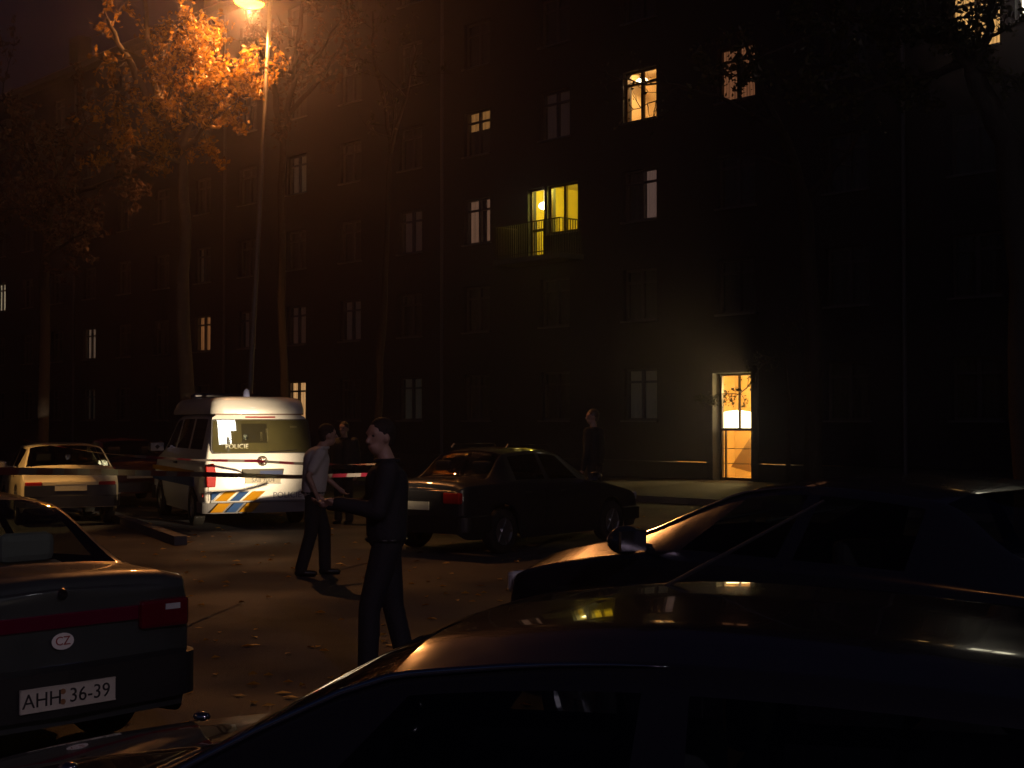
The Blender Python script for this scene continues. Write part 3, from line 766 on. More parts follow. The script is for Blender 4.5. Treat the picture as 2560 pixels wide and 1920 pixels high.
def dark_car(name, loc, h, label, paint, cols=SED, txt=None, cat='car', wr=.3, front_lights=True, belt_z=.92):
    root = empty(name, loc, heading(h), label, cat)
    xf, xr = cols[0][0], cols[-1][0]; w = cols[5][2]
    wx = (xf - .78, xr + .82)
    build_body(root, cols, paint, wx, wr + .06, M_carglass)
    wheels_(root, wx, w, wr)
    zs = cols[2][4]; zr = cols[-2][4]
    bumper(root, xf, w - .02, .3, .5, M_black, True); bumper(root, xr, w - .02, .33, .54, M_black, False)
    mirror(root, cols[4][0] - .12, w - .04, belt_z + .06, paint)
    seats(root, (.05, -.85), .34)
    steering(root, .55, .34, .86)
    zc_ = cols[4][5]
    for y in (.45, -.15): wipe(root, (cols[4][0] + .02, y, zc_ + .012), (cols[4][0] - .12, y - .5, zc_ + .085), name='wiper')
    for y in (.28, -.28):
        q = MB(); q.ball((cols[4][0] + .28, y, cols[4][5] - .002), (.025, .02, .012), 8, 6); q.build('washer_nozzle', M_chrome, root, smooth=True)
    for s in (1, -1):
        q = MB(); q.box((xf - .015, s * (w - .24), zs - .09), (.07, .3, .13)); q.build('headlight', M_lens, root, bevel=.025)
        q = MB(); q.box((xr + .0, s * (w - .22), zr - .12), (.09, .28, .15)); q.build('tail_light', M_red, root, bevel=.02)
        for x in (.1, -.75):
            q = MB(); q.box((x, s * (w + .008), zs + .07), (.16, .03, .03)); q.build('door_handle', M_black, root, bevel=.01)
        for x in ((cols[5][0] - .3), -.35, ):
            q = MB(); q.box((x, s * (w + .0005), .6), (.006, .006, .5)); q.build('door_gap', M_dark, root)
    g_ = MB(); g_.box((xf + .022, 0, zs - .1), (.03, .8, .1)); g_.build('grille', M_black, root)
    plate(root, xr - .045, .66, .52, .11, M_plate, txt=txt)
    return root

# -- foreground left sedan (old dark grey-green car)
M_sed = mat('dark_green_paint', (.035, .042, .04), .3, coat=.9, rvar=.15)
h = Vector((-.74, .67, 0)).normalized(); pc = Vector((-2.22, 7.1, 0))
SEDL = mod(SED, lambda i, c: c if i < 7 else
           ((-1.15, -1.02, .84, .18, .97, 1.37, .56) if i == 7 else (-1.62, -1.66, .83, .20, .97, 1.04, .64) if i == 8 else (-1.95, -1.97, .82, .22, .96, 1.02, .66) if i == 9
            else (-2.03, -2.04, .80, .26, .94, .99, .65) if i == 10 else (-2.07, -2.07, .77, .28, .91, .955, .62)))
c_ = pc + h * 2.14
car = empty('parked_car', (c_.x, c_.y, 0), heading(h), 'dark old saloon at the lower left with plate AHH 36-39 and oval CZ sticker', 'car')
build_body(car, SEDL, M_sed, (1.25, -1.25), .36, M_carglass)
wheels_(car, (1.25, -1.25), .84, .29)
bumper(car, -2.08, .80, .34, .58, M_black, False, wrap=.6, t=.12); bumper(car, 2.08, .80, .34, .56, M_black, True)
mirror(car, .72, .80, .98, M_black); seats(car, (.05,), .34, col=mat('grey_seat', (.32, .33, .28), .95))
rs = MB(); rs.box((-1.0, 0, .72), (.14, 1.25, .55), rot=Matrix.Rotation(R(-12), 3, 'Y')); rs.box((-.75, 0, .5), (.5, 1.25, .15)); rso = rs.build('seat', mat('grey_seat'), car, bevel=.04)
for s in (.36, -.36):
    q = MB(); q.box((-1.1, s, 1.08), (.09, .34, .17)); q.build('headrest', mat('grey_seat'), rso, bevel=.05)
ps = MB(); ps.box((-1.4, 0, .965), (.5, 1.2, .02)); ps.build('parcel_shelf', M_dark, car)
for s in (1, -1):
    q = MB(); q.box((-2.095, s * .6, .78), (.06, .3, .15)); qo = q.build('tail_light', mat('dark_red_lens', (.10, .004, .01), .12, coat=1.0), car, bevel=.02)
    q = MB(); q.box((-2.128, s * .64, .815), (.006, .09, .03)); q.build('reverse_lens', M_lens, qo)
    q = MB(); q.box((2.08, s * .58, .6), (.07, .3, .14)); q.build('headlight', M_lens, car, bevel=.02)
    q = MB(); q.box((-.1, s * .848, .86), (.15, .03, .03)); q.build('door_handle', M_black, car, bevel=.01)
q = MB(); q.box((-2.108, 0, .80), (.02, .88, .075)); q.build('reflector_strip', mat('red_reflector', (.10, .003, .022), .12, coat=1.0), car, bevel=.006)
q = MB(); q.lathe([(.001, 0), (.028, 0), (.03, .006), (.022, .012), (.001, .013)], 16, axis='x', c=(-2.115, 0, .93)); q.tube([(-2.13, -.02, .925), (-2.13, .02, .94)], .004, 5)
bd = q.build('badge', M_chrome, car)
so = MB(); n = 20
so.add([(-2.121, .1 * 0 + .062 * math.cos(2 * math.pi * k / n) - .0 + .0, .70 + .042 * math.sin(2 * math.pi * k / n)) for k in range(n)], [tuple(range(n))])
so.add([(-2.11, .062 * math.cos(2 * math.pi * k / n), .70 + .042 * math.sin(2 * math.pi * k / n)) for k in range(n)], [])
so_o = so.build('country_sticker', mat('sticker_white', (.75, .73, .66), .4), car); 
text('lettering', 'CZ', .062, mat('sticker_red', (.3, .03, .02), .5), so_o, (-2.1225, 0, .70), (R(90), 0, R(-90)))
po = plate(car, -2.17, .44, .52, .115, M_plate)
text('lettering', 'AHH', .1, M_ink, po, (-2.186, .145, .437), (R(90), 0, R(-90)))
text('lettering', '36-39', .1, M_ink, po, (-2.186, -.115, .437), (R(90), 0, R(-90)))
q = MB()
for dz in (.025, -.025): q.lathe([(.001, -.002), (.014, -.002), (.014, .002), (.001, .002)], 12, axis='x', c=(-2.187, .035, .44 + dz))
q.build('test_sticker', mat('test_sticker', (.25, .12, .05), .5), po)
q = MB(); q.tube([(-2.1, .12, .575), (-2.1, -.12, .575)], .012, 8); q.build('boot_handle', M_chrome, car)

# -- dark cars at the right
M_blk = mat('black_car_paint', (.008, .008, .01), .12, coat=1.0, rvar=.1)
M_blk2 = mat('dark_blue_car_paint', (.012, .014, .02), .15, coat=1.0, rvar=.1)
hC = Vector((-.55, .83, 0)).normalized()
hC1 = Vector((-.95, .31, 0)).normalized()
C1 = dark_car('parked_car', (.2, 3.02, 0), hC1, 'black car nearest the viewer at the bottom, roof and bonnet glinting', M_blk, cols=mod(SED, lambda i, c: (c[0], c[1], c[2], c[3], c[4] + .05, c[5] + (.08 if c[5] < 1.2 else .02), c[6])))
an = MB(); an.tube([(-.05, -.25, 1.41), (-.42, -.32, 1.62)], [.006, .003], 6); an.build('antenna', M_black, C1)
HI = mod(SED, lambda i, c: (c[0], c[1], c[2] + .02, c[3] + .03, c[4] + .2, c[5] + (.25 if c[5] < 1.2 else .12), c[6] + .02))
C3 = dark_car('parked_car', (1.78, 7.17, 0), hC, 'black high bonneted car beyond the nearest one, under the lit entrance', M_blk2, cols=HI, wr=.33, belt_z=1.13)
# -- saloon behind the two men
M_silv = mat('dark_silver_paint', (.03, .03, .033), .3, .3, coat=.8, rvar=.1)
h4 = Vector((.62, .785, 0)).normalized(); r4 = Vector((h4.y, -h4.x, 0))
rr_ = Vector((-.62, 18.6, 0)); c4 = rr_ - r4 * .84 + h4 * 2.1
C4 = dark_car('parked_car', (c4.x, c4.y, 0), h4, 'dark silver saloon parked nose towards the block behind the standing man', M_silv)
q = MB()
for s in (.5, -.5): q.tube([(.2, s, 1.42), (.15, s, 1.46), (-.75, s, 1.46), (-.8, s, 1.41)], .013, 6)
q.build('roof_rail', M_chrome, C4)
# -- white boxy car at the left
M_cream = mat('cream_car_paint', (.6, .53, .36), .35, coat=.6, rvar=.15)
BOX = [(2.05, 2.03, .74, .34, .68, .72, .6), (2.0, 2.0, .79, .24, .74, .78, .64), (1.85, 1.85, .81, .22, .80, .84, .68), (1.4, 1.4, .82, .2, .86, .9, .7),
       (.85, .92, .82, .2, .91, .95, .7), (.6, .35, .82, .2, .93, 1.37, .6), (-.25, -.25, .82, .2, .93, 1.40, .62), (-1.1, -1.2, .82, .2, .94, 1.37, .61),
       (-1.72, -1.76, .81, .22, .94, 1.02, .72), (-1.95, -1.97, .80, .24, .88, .95, .72), (-2.02, -2.02, .79, .28, .80, .82, .70), (-2.05, -2.05, .77, .32, .76, .78, .66)]
hv = Vector((-math.sin(R(24)), math.cos(R(24)), 0)); rv_ = Vector((hv.y, -hv.x, 0))
cw = Vector((-6.73, 24.5, 0)) - rv_ * .82 + hv * 2.05
WC = dark_car('parked_car', (cw.x, cw.y, 0), hv, 'cream white boxy old car behind the dark saloon at the left', M_cream, cols=BOX)
q = MB(); q.box((-2.085, 0, .60), (.03, 1.5, .2)); q.build('rear_trim', M_black, WC, bevel=.01)
wipe(WC, (-1.76, -.25, 1.04), (-1.6, -.5, 1.12))
# -- dark red car further up between cream car and van
dark_car('parked_car', (-8.6, 31.2, 0), (-.45, .9), 'dark red car further up the row, seen in the gap beside the van', mat('dark_red_paint', (.09, .02, .015), .25, coat=1.0))

# -- police van
VL = 4.9
VC = [(2.42, 2.40, .80, .36, .72, .76, .62), (2.36, 2.34, .90, .26, .82, .88, .72), (2.15, 2.12, .94, .22, .98, 1.04, .76), (1.85, 1.8, .95, .22, 1.1, 1.16, .78),
      (1.5, 1.55, .95, .22, 1.18, 1.24, .8), (1.2, .75, .95, .22, 1.22, 1.86, .74), (.2, .1, .95, .22, 1.24, 1.93, .76), (-1.0, -1.0, .95, .22, 1.24, 1.94, .77),
      (-2.1, -2.02, .95, .24, 1.24, 1.93, .77), (-2.40, -2.28, .94, .27, 1.24, 1.91, .76), (-2.465, -2.325, .92, .30, 1.24, 1.88, .74), (-2.48, -2.335, .90, .33, 1.24, 1.86, .72)]
vl = Vector((-5.05, 23.4, 0)); vc = vl + rv_ * .95 + hv * 2.48
van = empty('police_van', (vc.x, vc.y, 0), heading(hv), 'white police van with raised roof seen from behind, blue and yellow stripes, brightly lit', 'police van')
M_side = mat('white_paint_panel')
build_body(van, VC, M_side, (1.55, -1.45), .39, M_vanglass, side=((5, 6), (6, 7), (7, 8)), rear=None)
wheels_(van, (1.55, -1.45), .95, .33)
bumper(van, 2.42, .93, .3, .55, M_black, True); bumper(van, -2.47, .92, .26, .45, mat('grey_bumper', (.2, .2, .21), .75, spec=.1), False, wrap=.5, t=.1)
mirror(van, 1.3, .93, 1.3, M_black, 1.5); 
xz = lambda z: -2.56 if z < .95 else -2.565 + (z - 1.0) * .22      # plane of the tailgate, leaning forward
def panel(name, ys, zs, m, off=.012, th=.02, parent=van, bevel=0, **k):
    """flat piece following the tailgate; polygon of (y,z)"""
    q = MB(); n = len(ys)
    q.add([(xz(z) - off, y, z) for y, z in zip(ys, zs)] + [(xz(z) - off + th, y, z) for y, z in zip(ys, zs)],
          [tuple(range(n)), tuple(reversed(range(n, 2 * n)))] + [(i, (i + 1) % n, n + (i + 1) % n, n + i) for i in range(n)])
    return q.build(name, m, parent, bevel=bevel, **k)
# tailgate shell
tg = MB(); L = [(.88, .47), (.895, .95), (.885, 1.2), (.84, 1.5), (.79, 1.84), (.72, 1.885)]
NN = 10
vs = []; fs = []
for (w_, z) in L:
    for k in range(NN + 1):
        f = 1 - 2 * k / NN; vs.append((xz(z) + .004 + .05 * f ** 4 - .012 * (1 - f * f), w_ * f, z))
for j in range(len(L) - 1):
    for k in range(NN): fs.append((j * (NN + 1) + k, j * (NN + 1) + k + 1, (j + 1) * (NN + 1) + k + 1, (j + 1) * (NN + 1) + k))
tg.add(vs, fs); tgo = tg.build('tailgate', M_white, van, smooth=True)
wy = [.745, .80, .83, .80, -.80, -.83, -.80, -.745]; wz = [1.80, 1.78, 1.32, 1.26, 1.26, 1.32, 1.78, 1.80]
fr_ = panel('window_seal', [y * 1.025 for y in wy], [z + (.015 if z > 1.5 else -.015) for z in wz], M_black, .016, .01)
pw = panel('rear_window', wy, wz, M_vanglass, .026, .006, van)
dbk = panel('lit_cabin_backing', [y * .99 for y in wy], wz, mat('lit_cabin_tone', (.15, .15, .11), .6, noise=.6, nscale=2.2), .018, .001, van)  # opaque backing, its olive tone paints the floodlit cabin behind the glass
# seen through the glass: guard and interior pieces
for (y0, y1, z0, z1, m) in ((.33, -.1, 1.42, 1.74, M_black), (.30, .22, 1.47, 1.56, M_chrome), (.02, -.02, 1.45, 1.6, M_lens), (-.08, -.11, 1.44, 1.66, M_lens), (-.5, -.62, 1.67, 1.7, M_lens)):
    panel('cabin_equipment', [y0, y1, y1, y0], [z0, z0, z1, z1], m, .0195, .001)
text('lettering', 'POLICIE', .11, mat('print_grey', (.5, .52, .42), .5), van, (xz(1.36) - .028, .42, 1.36), (R(90), 0, R(-90)))
panel('brake_light', [.25, .25, -.25, -.25], [1.835, 1.86, 1.86, 1.835], M_red, .03, .03)
for s in (1, -1):
    q = MB(); q.add([], [])
    ys_ = [s * .95, s * .955, s * .80, s * .77, s * .80]; zz = [.74, 1.09, 1.1, .92, .72]
    o = panel('tail_light', [s * v for v in (.93, .95, .81, .775, .79)], [.70, 1.06, 1.09, .9, .7], M_red, .045, .12, bevel=.015)
    panel('light_band', [s * v for v in (.93, .935, .79, .785)], [.86, .91, .91, .86], mat('pale_red_lens', (.4, .05, .05), .5, spec=.2), .049, .01, o)
# handle recess and plate
panel('plate_recess', [.34, .36, -.36, -.34], [.86, .99, .99, .86], mat('recess_dark', (.05, .045, .03), .6), .03, .02, bevel=.01)
panel('blue_panel', [.05, .05, -.33, -.33], [.885, .96, .96, .885], mat('blue_band', (.03, .05, .14), .4), .036, .006)
pp = panel('number_plate', [.30, .30, -.30, -.30], [.745, .86, .86, .745], M_plate, .034, .012)
panel('plate_border', [.31, .31, -.31, -.31], [.735, .75, .75, .735], M_chrome, .04, .02, pp)
text('lettering', '5A8 7004', .10, M_ink, pp, (xz(.8) - .036, 0, .80), (R(90), 0, R(-90)))
# round emblem
q = MB(); q.lathe([(.001, 0), (.075, 0), (.085, .01), (.075, .02), (.062, .012), (.001, .012)], 24, axis='x', c=(xz(1.12) - .04, 0, 1.12))
eb = q.build('emblem', mat('emblem_metal', (.28, .22, .18), .3, .8), van, smooth=True)
q = MB(); x_ = xz(1.12) - .045
for (a, b_) in (((.04, .045), (.0, -.005)), ((-.04, .045), (.0, -.005)), ((.055, .02), (.022, -.05)), ((-.055, .02), (-.022, -.05)), ((.022, -.05), (0, .0)), ((-.022, -.05), (0, 0))):
    q.tube([(x_, a[0], 1.12 + a[1]), (x_, b_[0], 1.12 + b_[1])], .006, 5)
q.build('emblem_mark', M_chrome, eb)
wipe(van, (xz(1.27) - .045, -.05, 1.265), (xz(1.33) - .045, -.6, 1.3))
# lettering and slanted stripes of the livery
M_y = mat('livery_yellow', (.42, .20, .004), .7, spec=.1); M_b = mat('livery_blue', (.025, .07, .2), .7, spec=.1); M_l = mat('livery_line', (.75, .72, .6), .7, spec=.1); M_gr = mat('livery_grey', (.2, .22, .25), .4)
def stripe(y0, wd, z0, z1, m, sl=.17, off=.018):
    f = .5
    d0 = sl
    ys = [y0, y0 - wd, y0 - wd - d0 * 1.0, y0 - d0]
    panel('livery_stripe', [y0, y0 - wd, y0 - wd - d0, y0 - d0], [z0, z0, z1, z1], m, off, .01)
S_ = [(.80, .20, M_y), (.55, .16, M_b), (.34, .22, M_y)]
panel('livery_stripe', [.85, .85, .69], [.47, .62, .62], M_b, .018, .01)
for (y0, wd, m) in S_:
    stripe(y0, wd, .47, .62, m)
    panel('livery_line', [y0 + .022, y0 + .004, y0 + .004 - .17, y0 + .022 - .17], [.47, .47, .62, .62], M_l, .0195, .01)
panel('livery_line', [.86, .86, -.1, -.1], [.621, .632, .632, .621], M_l, .018, .01)
text('lettering', 'POLICIE', .14, mat('livery_text', (.12, .14, .2), .5), van, (xz(.545) - .020, -.42, .545), (R(90), 0, R(-90)))
for (y0, wd, m) in ((.88, .2, M_y), (.62, .16, M_b), (.40, .22, M_y)):
    q = MB(); q.add([(-2.605, y0, .285), (-2.605, y0 - wd, .285), (-2.605, y0 - wd - .14, .43), (-2.605, y0 - .14, .43)] + [(-2.55, y, z) for y, z in ((y0, .285), (y0 - wd, .285), (y0 - wd - .14, .43), (y0 - .14, .43))],
                    [(0, 1, 2, 3), (0, 1, 5, 4), (1, 2, 6, 5), (2, 3, 7, 6), (3, 0, 4, 7)]); q.build('livery_stripe', m, van)
q = MB(); q.box((-2.5, 0, .455), (.1, 1.7, .02)); q.build('bumper_step', M_gr, van)
# raised roof
rfv = MB(); ring = []
prof = [(-2.27, 1.92), (-2.32, 1.96), (-2.30, 2.12), (-2.24, 2.17)]
def rr_loop(xr_, xf_, w_, z, r_=.2, n=5):
    pts = []
    for (cx, cyy, a0) in ((xr_ + r_, w_ - r_, 90), (xr_ + r_, -(w_ - r_), 180), (xf_ - r_, -(w_ - r_), 270), (xf_ - r_, w_ - r_, 0)):
        for k in range(n + 1):
            a = R(a0 + 90 * k / n); pts.append((cx + r_ * math.cos(a), cyy + r_ * math.sin(a), z))
    return pts
loops = [rr_loop(-2.36, 1.2, .80, 1.9), rr_loop(-2.36, 1.15, .80, 1.97), rr_loop(-2.34, .95, .775, 2.10), rr_loop(-2.27, .8, .72, 2.165), rr_loop(-2.1, .6, .55, 2.195)]
for lp_ in loops: ring += lp_
n = len(loops[0]); fs = []
for i in range(len(loops) - 1):
    for k in range(n): fs.append((i * n + k, i * n + (k + 1) % n, (i + 1) * n + (k + 1) % n, (i + 1) * n + k))
fs.append(tuple((len(loops) - 1) * n + k for k in range(n)))
rfv.add(ring, fs); ro_ = rfv.build('raised_roof', M_white, van, smooth=True)
q = MB(); q.box((-2.335, 0, 1.895), (.06, 1.5, .022)); q.build('roof_seam', mat('seam_brown', (.12, .05, .02), .5), van)
q = MB(); q.lathe([(.06, 2.19), (.06, 2.22), (.045, 2.3), (.02, 2.33), (.001, 2.335)], 16, axis='z', c=(-1.9, .12, 0)); q.build('beacon', mat('beacon_blue', (.35, .4, .7), .1, coat=1.0), van, smooth=True)
q = MB(); q.box((.3, 0, 2.24), (.28, 1.2, .1)); q.build('light_bar', mat('light_bar_blue', (.01, .012, .03), .1, coat=1), van, bevel=.04)
q = MB(); q.tube([(-2.3, -.78, 1.75), (-2.42, -.86, 1.35)], .006, 5); q.build('antenna', M_chrome, van)
for s in (1, -1):
    q = MB(); q.box((.3, s * .955, .75), (3.9, .012, .16)); q.build('side_band', M_b, van)
    q = MB(); q.box((.3, s * .957, .9), (3.9, .012, .08)); q.build('side_band', M_y, van)
    q = MB(); q.box((-.1, s * .975, 1.05), (.2, .03, .04)); q.build('door_handle', M_black, van)
    q = MB(); q.box((-2.35, s * .958, .56), (.1, .01, .06)); q.build('reflector', M_red, van)
seats(van, (.9, -.1), .42, zb=.75, top=1.45)

# ------------------------------------------------------------------ barrier tape
M_tr = mat('tape_red', (.12, .008, .022), .35, spec=.8); M_tw = mat('tape_white', (.16, .145, .14), .35, spec=.8)
def tape(label, pts, w=.075, seg=.34, twist=lambda s: 0, sag=0.0):
    P = [Vector(p) for p in pts]; q = MB(); s = 0; prev = None; k = 0
    dense = []
    for i in range(len(P) - 1):
        L_ = (P[i + 1] - P[i]).length; n = max(2, int(L_ / .085))
        for j in range(n):
            f = j / n; p = P[i].lerp(P[i + 1], f); p.z -= sag * 4 * f * (1 - f) * L_ / 8; dense.append(p)
    dense.append(P[-1])
    s = 0
    for i, p in enumerate(dense):
        d = (dense[min(i + 1, len(dense) - 1)] - dense[max(i - 1, 0)]).normalized(); side = d.cross(Vector((0, 0, 1))).normalized(); up = side.cross(d)
        a = twist(s); v = up * math.cos(a) + side * math.sin(a)
        cur = (p - v * w / 2, p + v * w / 2)
        if prev: q.add([prev[0], cur[0], cur[1], prev[1]], [(0, 1, 2, 3)], int(s / seg) % 2); s += (dense[i] - dense[i - 1]).length
        prev = cur
    o = q.build('barrier_tape', [M_tr, M_tw], smooth=True); tag(o, label, 'barrier tape', 'police barrier tape'); return o
tape('near red and white barrier tape running from the left edge past the cream car', [at(-160, 1176, 7.6), at(60, 1178, 9), at(260, 1180, 11.5), at(520, 1186, 14.5), at(735, 1192, 17.5), at(930, 1186, 19.6), at(965, 1172, 20.0)],
     w=.05, seg=.42, twist=lambda s: .25 * math.sin(s * 1.3) + .1)
tape('far twisted barrier tape crossing the back of the police van', [at(60, 1100, 25.5), at(235, 1130, 23.8), at(345, 1141, 22.6), at(500, 1150, 22), at(640, 1152, 22), at(735, 1158, 21.6), at(860, 1161, 20.6), at(950, 1160, 20.1)],
     w=.045, seg=.3, twist=lambda s: .5 + 1.1 * math.sin(s * .9) + .5 * math.sin(s * 2.3), sag=.02)

# ------------------------------------------------------------------ people
M_skin = mat('skin', (.42, .25, .18), .5, noise=.1, nscale=12)
M_navy = mat('dark_uniform', (.012, .013, .018), .8, bump=.3, bscale=40)
M_trous = mat('dark_trousers', (.018, .018, .02), .85, bump=.3, bscale=30)
M_shirt = mat('grey_tshirt', (.58, .52, .46), .9, bump=.4, bscale=18)
M_hair = mat('dark_hair', (.015, .01, .008), .6, bump=.8, bscale=80)
M_shoe = mat('black_shoe', (.01, .01, .01), .4)
def cap_(m, a, b_, ra, rb, n=12):
    a, b_ = Vector(a), Vector(b_); d = b_ - a
    pts = []; rads = []
    L_ = d.length; dn = d / L_
    for k in range(5):
        t_ = -math.pi / 2 + math.pi / 2 * k / 4; pts.append(a + dn * math.sin(t_) * ra); rads.append(max(.002, ra * math.cos(t_)))
    for k in range(5):
        t_ = math.pi / 2 * k / 4; pts.append(b_ + dn * math.sin(t_) * rb); rads.append(max(.002, rb * math.cos(t_)))
    m.tube(pts, rads, n)
def remesh(o, vox=.014, sm=4):
    r_ = o.modifiers.new('remesh', 'REMESH'); r_.mode = 'VOXEL'; r_.voxel_size = vox; r_.use_smooth_shade = True
    s_ = o.modifiers.new('smooth', 'SMOOTH'); s_.iterations = sm; s_.factor = .5
def person(loc, rz, label, J, top, trous, hair=M_hair, short=False, height=1.78, cap=False):
    """J: joint positions in local space (x forward, y left)"""
    root = empty('person', loc, rz, label, 'person', None)
    k = height / 1.78
    V = lambda n: Vector(J[n]) * k
    b = MB()
    hd = V('head'); fw = Vector(J.get('face', (1, 0, 0))).normalized(); rt = fw.cross(Vector((0, 0, 1))).normalized(); q = Matrix.Rotation(math.atan2(fw.y, fw.x), 3, 'Z')
    b.ball(hd + Vector((0, 0, .02)), (.098, .078, .105), 16, 12, rot=q); b.ball(hd + fw * .025 + Vector((0, 0, -.06)), (.066, .056, .062), 14, 10, rot=q)
    cap_(b, hd + fw * .088 + Vector((0, 0, .015)), hd + fw * .112 + Vector((0, 0, -.022)), .011, .016)
    cap_(b, hd + fw * .083 - rt * .022 + Vector((0, 0, -.06)), hd + fw * .083 + rt * .022 + Vector((0, 0, -.06)), .01, .01)
    cap_(b, hd + fw * .082 - rt * .045 + Vector((0, 0, .038)), hd + fw * .082 + rt * .045 + Vector((0, 0, .038)), .012, .012)
    for s in (1, -1): b.ball(hd + rt * s * .08 + Vector((0, 0, -.005)), (.02, .012, .032), 10, 8, rot=q)
    cap_(b, V('neck'), hd - fw * .01 + Vector((0, 0, -.06)), .06, .055)
    cap_(b, V('chest') , V('pelvis'), .12, .11); cap_(b, V('neck'), V('chest'), .06, .12)
    for s in 'lr':
        cap_(b, V('neck') - Vector((0, 0, .03)), V('sh' + s), .05, .055)
        cap_(b, V('sh' + s), V('el' + s), .048, .038); cap_(b, V('el' + s), V('wr' + s), .037, .026)
        cap_(b, V('hip' + s), V('kn' + s), .08, .055); cap_(b, V('kn' + s), V('an' + s), .052, .036)
        w = V('wr' + s); hdv = (w - V('el' + s)).normalized(); sd = hdv.cross(Vector((0, 0, 1)));
        if sd.length < .1: sd = hdv.cross(Vector((1, 0, 0)))
        sd.normalize(); up = sd.cross(hdv)
        cap_(b, w + hdv * .02, w + hdv * .065, .027, .03); 
        for f, (o_, ln) in enumerate(((-.03, .06), (-.01, .075), (.01, .07), (.028, .055))):
            p0 = w + hdv * .085 + sd * o_; p1 = p0 + (hdv + up * .2) * ln * .55; p2 = p1 + (hdv * .6 + up * .8) * ln * .5
            cap_(b, p0, p1, .0095, .009, 8); cap_(b, p1, p2, .009, .008, 8)
        cap_(b, w + hdv * .03 - sd * .028, w + hdv * .07 - sd * .055 + up * .02, .011, .0095, 8)
    bo = b.build('body', M_skin, root, smooth=True); remesh(bo, .011, 2)
    # eyes
    for s in (1, -1):
        e = MB(); e.ball(hd + fw * .082 + rt * s * .032 + Vector((0, 0, .018)), .011, 8, 6); e.build('eye', mat('eye_dark', (.05, .04, .035), .2), root, smooth=True)
    t_ = MB()
    ch, pe = V('chest'), V('pelvis')
    side = (V('shl') - V('shr')).normalized()
    for s in (1, -1):
        cap_(t_, ch + side * s * .085 + Vector((0, 0, .05)), pe + side * s * .07 + Vector((0, 0, .0)), .15, .14)
    cap_(t_, V('neck') - Vector((0, 0, .03)), ch, .078, .14)
    for s in 'lr':
        cap_(t_, V('neck') - Vector((0, 0, .06)), V('sh' + s), .065, .073)
        if short: m_ = V('sh' + s).lerp(V('el' + s), .7); cap_(t_, V('sh' + s), m_, .072, .062)
        else: cap_(t_, V('sh' + s), V('el' + s), .082, .066); cap_(t_, V('el' + s), V('wr' + s), .064, .05)
    to = t_.build('t_shirt' if short else 'jacket', top, root, smooth=True); remesh(to, .017, 5)
    bl = MB(); c_ = pe + Vector((0, 0, -.035)); ax = rt * 0 + side
    nb = 20; fdir = side.cross(Vector((0, 0, 1)))
    pts = [c_ + side * math.cos(2 * math.pi * i / nb) * .188 + fdir * math.sin(2 * math.pi * i / nb) * .132 for i in range(nb + 1)]
    bl.tube(pts, .02, 6); bl.build('belt', M_shoe, root, smooth=True)
    co = MB(); n_ = V('neck'); pts = [n_ + Vector((0, 0, .0)) + side * math.cos(2 * math.pi * i / nb) * .08 + fdir * math.sin(2 * math.pi * i / nb) * .078 for i in range(nb + 1)]
    co.tube(pts, .018, 6); co.build('collar', top, root, smooth=True)
    p_ = MB()
    cap_(p_, V('hipl') + Vector((0, 0, .06)), V('hipr') + Vector((0, 0, .06)), .115, .115)
    for s in 'lr':
        cap_(p_, V('hip' + s), V('kn' + s), .11, .08); cap_(p_, V('kn' + s), V('an' + s), .078, .072)
    pq = p_.build('trousers', trous, root, smooth=True); remesh(pq, .017, 5)
    for s in 'lr':
        a_ = V('an' + s); f_ = Vector(J.get('toe' + s, (1, 0, 0))).normalized()
        sh = MB(); cap_(sh, a_ + Vector((0, 0, -.045)) - f_ * .03, a_ + f_ * .15 + Vector((0, 0, -.055)), .045, .035); cap_(sh, a_ + Vector((0, 0, -.045)), a_ + Vector((0, 0, .02)), .045, .045)
        so_ = sh.build('shoe', M_shoe, root, smooth=True)
    hh = MB(); hh.ball(hd - fw * .018 + Vector((0, 0, .045)), (.102, .086, .096), 16, 12, rot=q); hh.ball(hd - fw * .05 + Vector((0, 0, -.005)), (.06, .075, .08), 14, 10, rot=q)
    ho = hh.build('cap' if cap else 'hair', hair, root, smooth=True)
    if cap:
        hh2 = MB(); hh2.box(hd + fw * .1 + Vector((0, 0, .065)), (.1, .13, .012), rot=q); hh2.build('peak', hair, ho, bevel=.004)
    return root
STAND = dict(head=(.02, 0, 1.66), neck=(0, 0, 1.50), chest=(0, 0, 1.30), pelvis=(0, 0, 1.0), shl=(0, .19, 1.44), shr=(0, -.19, 1.44), ell=(-.02, .25, 1.14), elr=(-.02, -.25, 1.14),
             wrl=(.05, .25, .90), wrr=(.05, -.25, .90), hipl=(0, .09, .93), hipr=(0, -.09, .93), knl=(.02, .1, .5), knr=(.02, -.1, .5), anl=(0, .11, .085), anr=(0, -.11, .085))
# man in the grey T-shirt walking away to the right
WALK = dict(STAND); WALK.update(head=(.16, 0, 1.62), neck=(.09, 0, 1.48), chest=(.03, 0, 1.29), shl=(.06, .2, 1.42), shr=(.06, -.2, 1.42), ell=(.12, .27, 1.16), elr=(-.08, -.26, 1.16), wrl=(.3, .2, 1.0), wrr=(.02, -.27, .93),
             knl=(.13, .1, .5), anl=(.14, .1, .085), knr=(-.04, -.1, .49), anr=(-.15, -.1, .09), face=(1, .05, 0))
person((-2.30, 16.55, 0), R(12), 'person in a pale grey T-shirt and dark trousers walking in front of the van', WALK, M_shirt, M_trous, short=True)
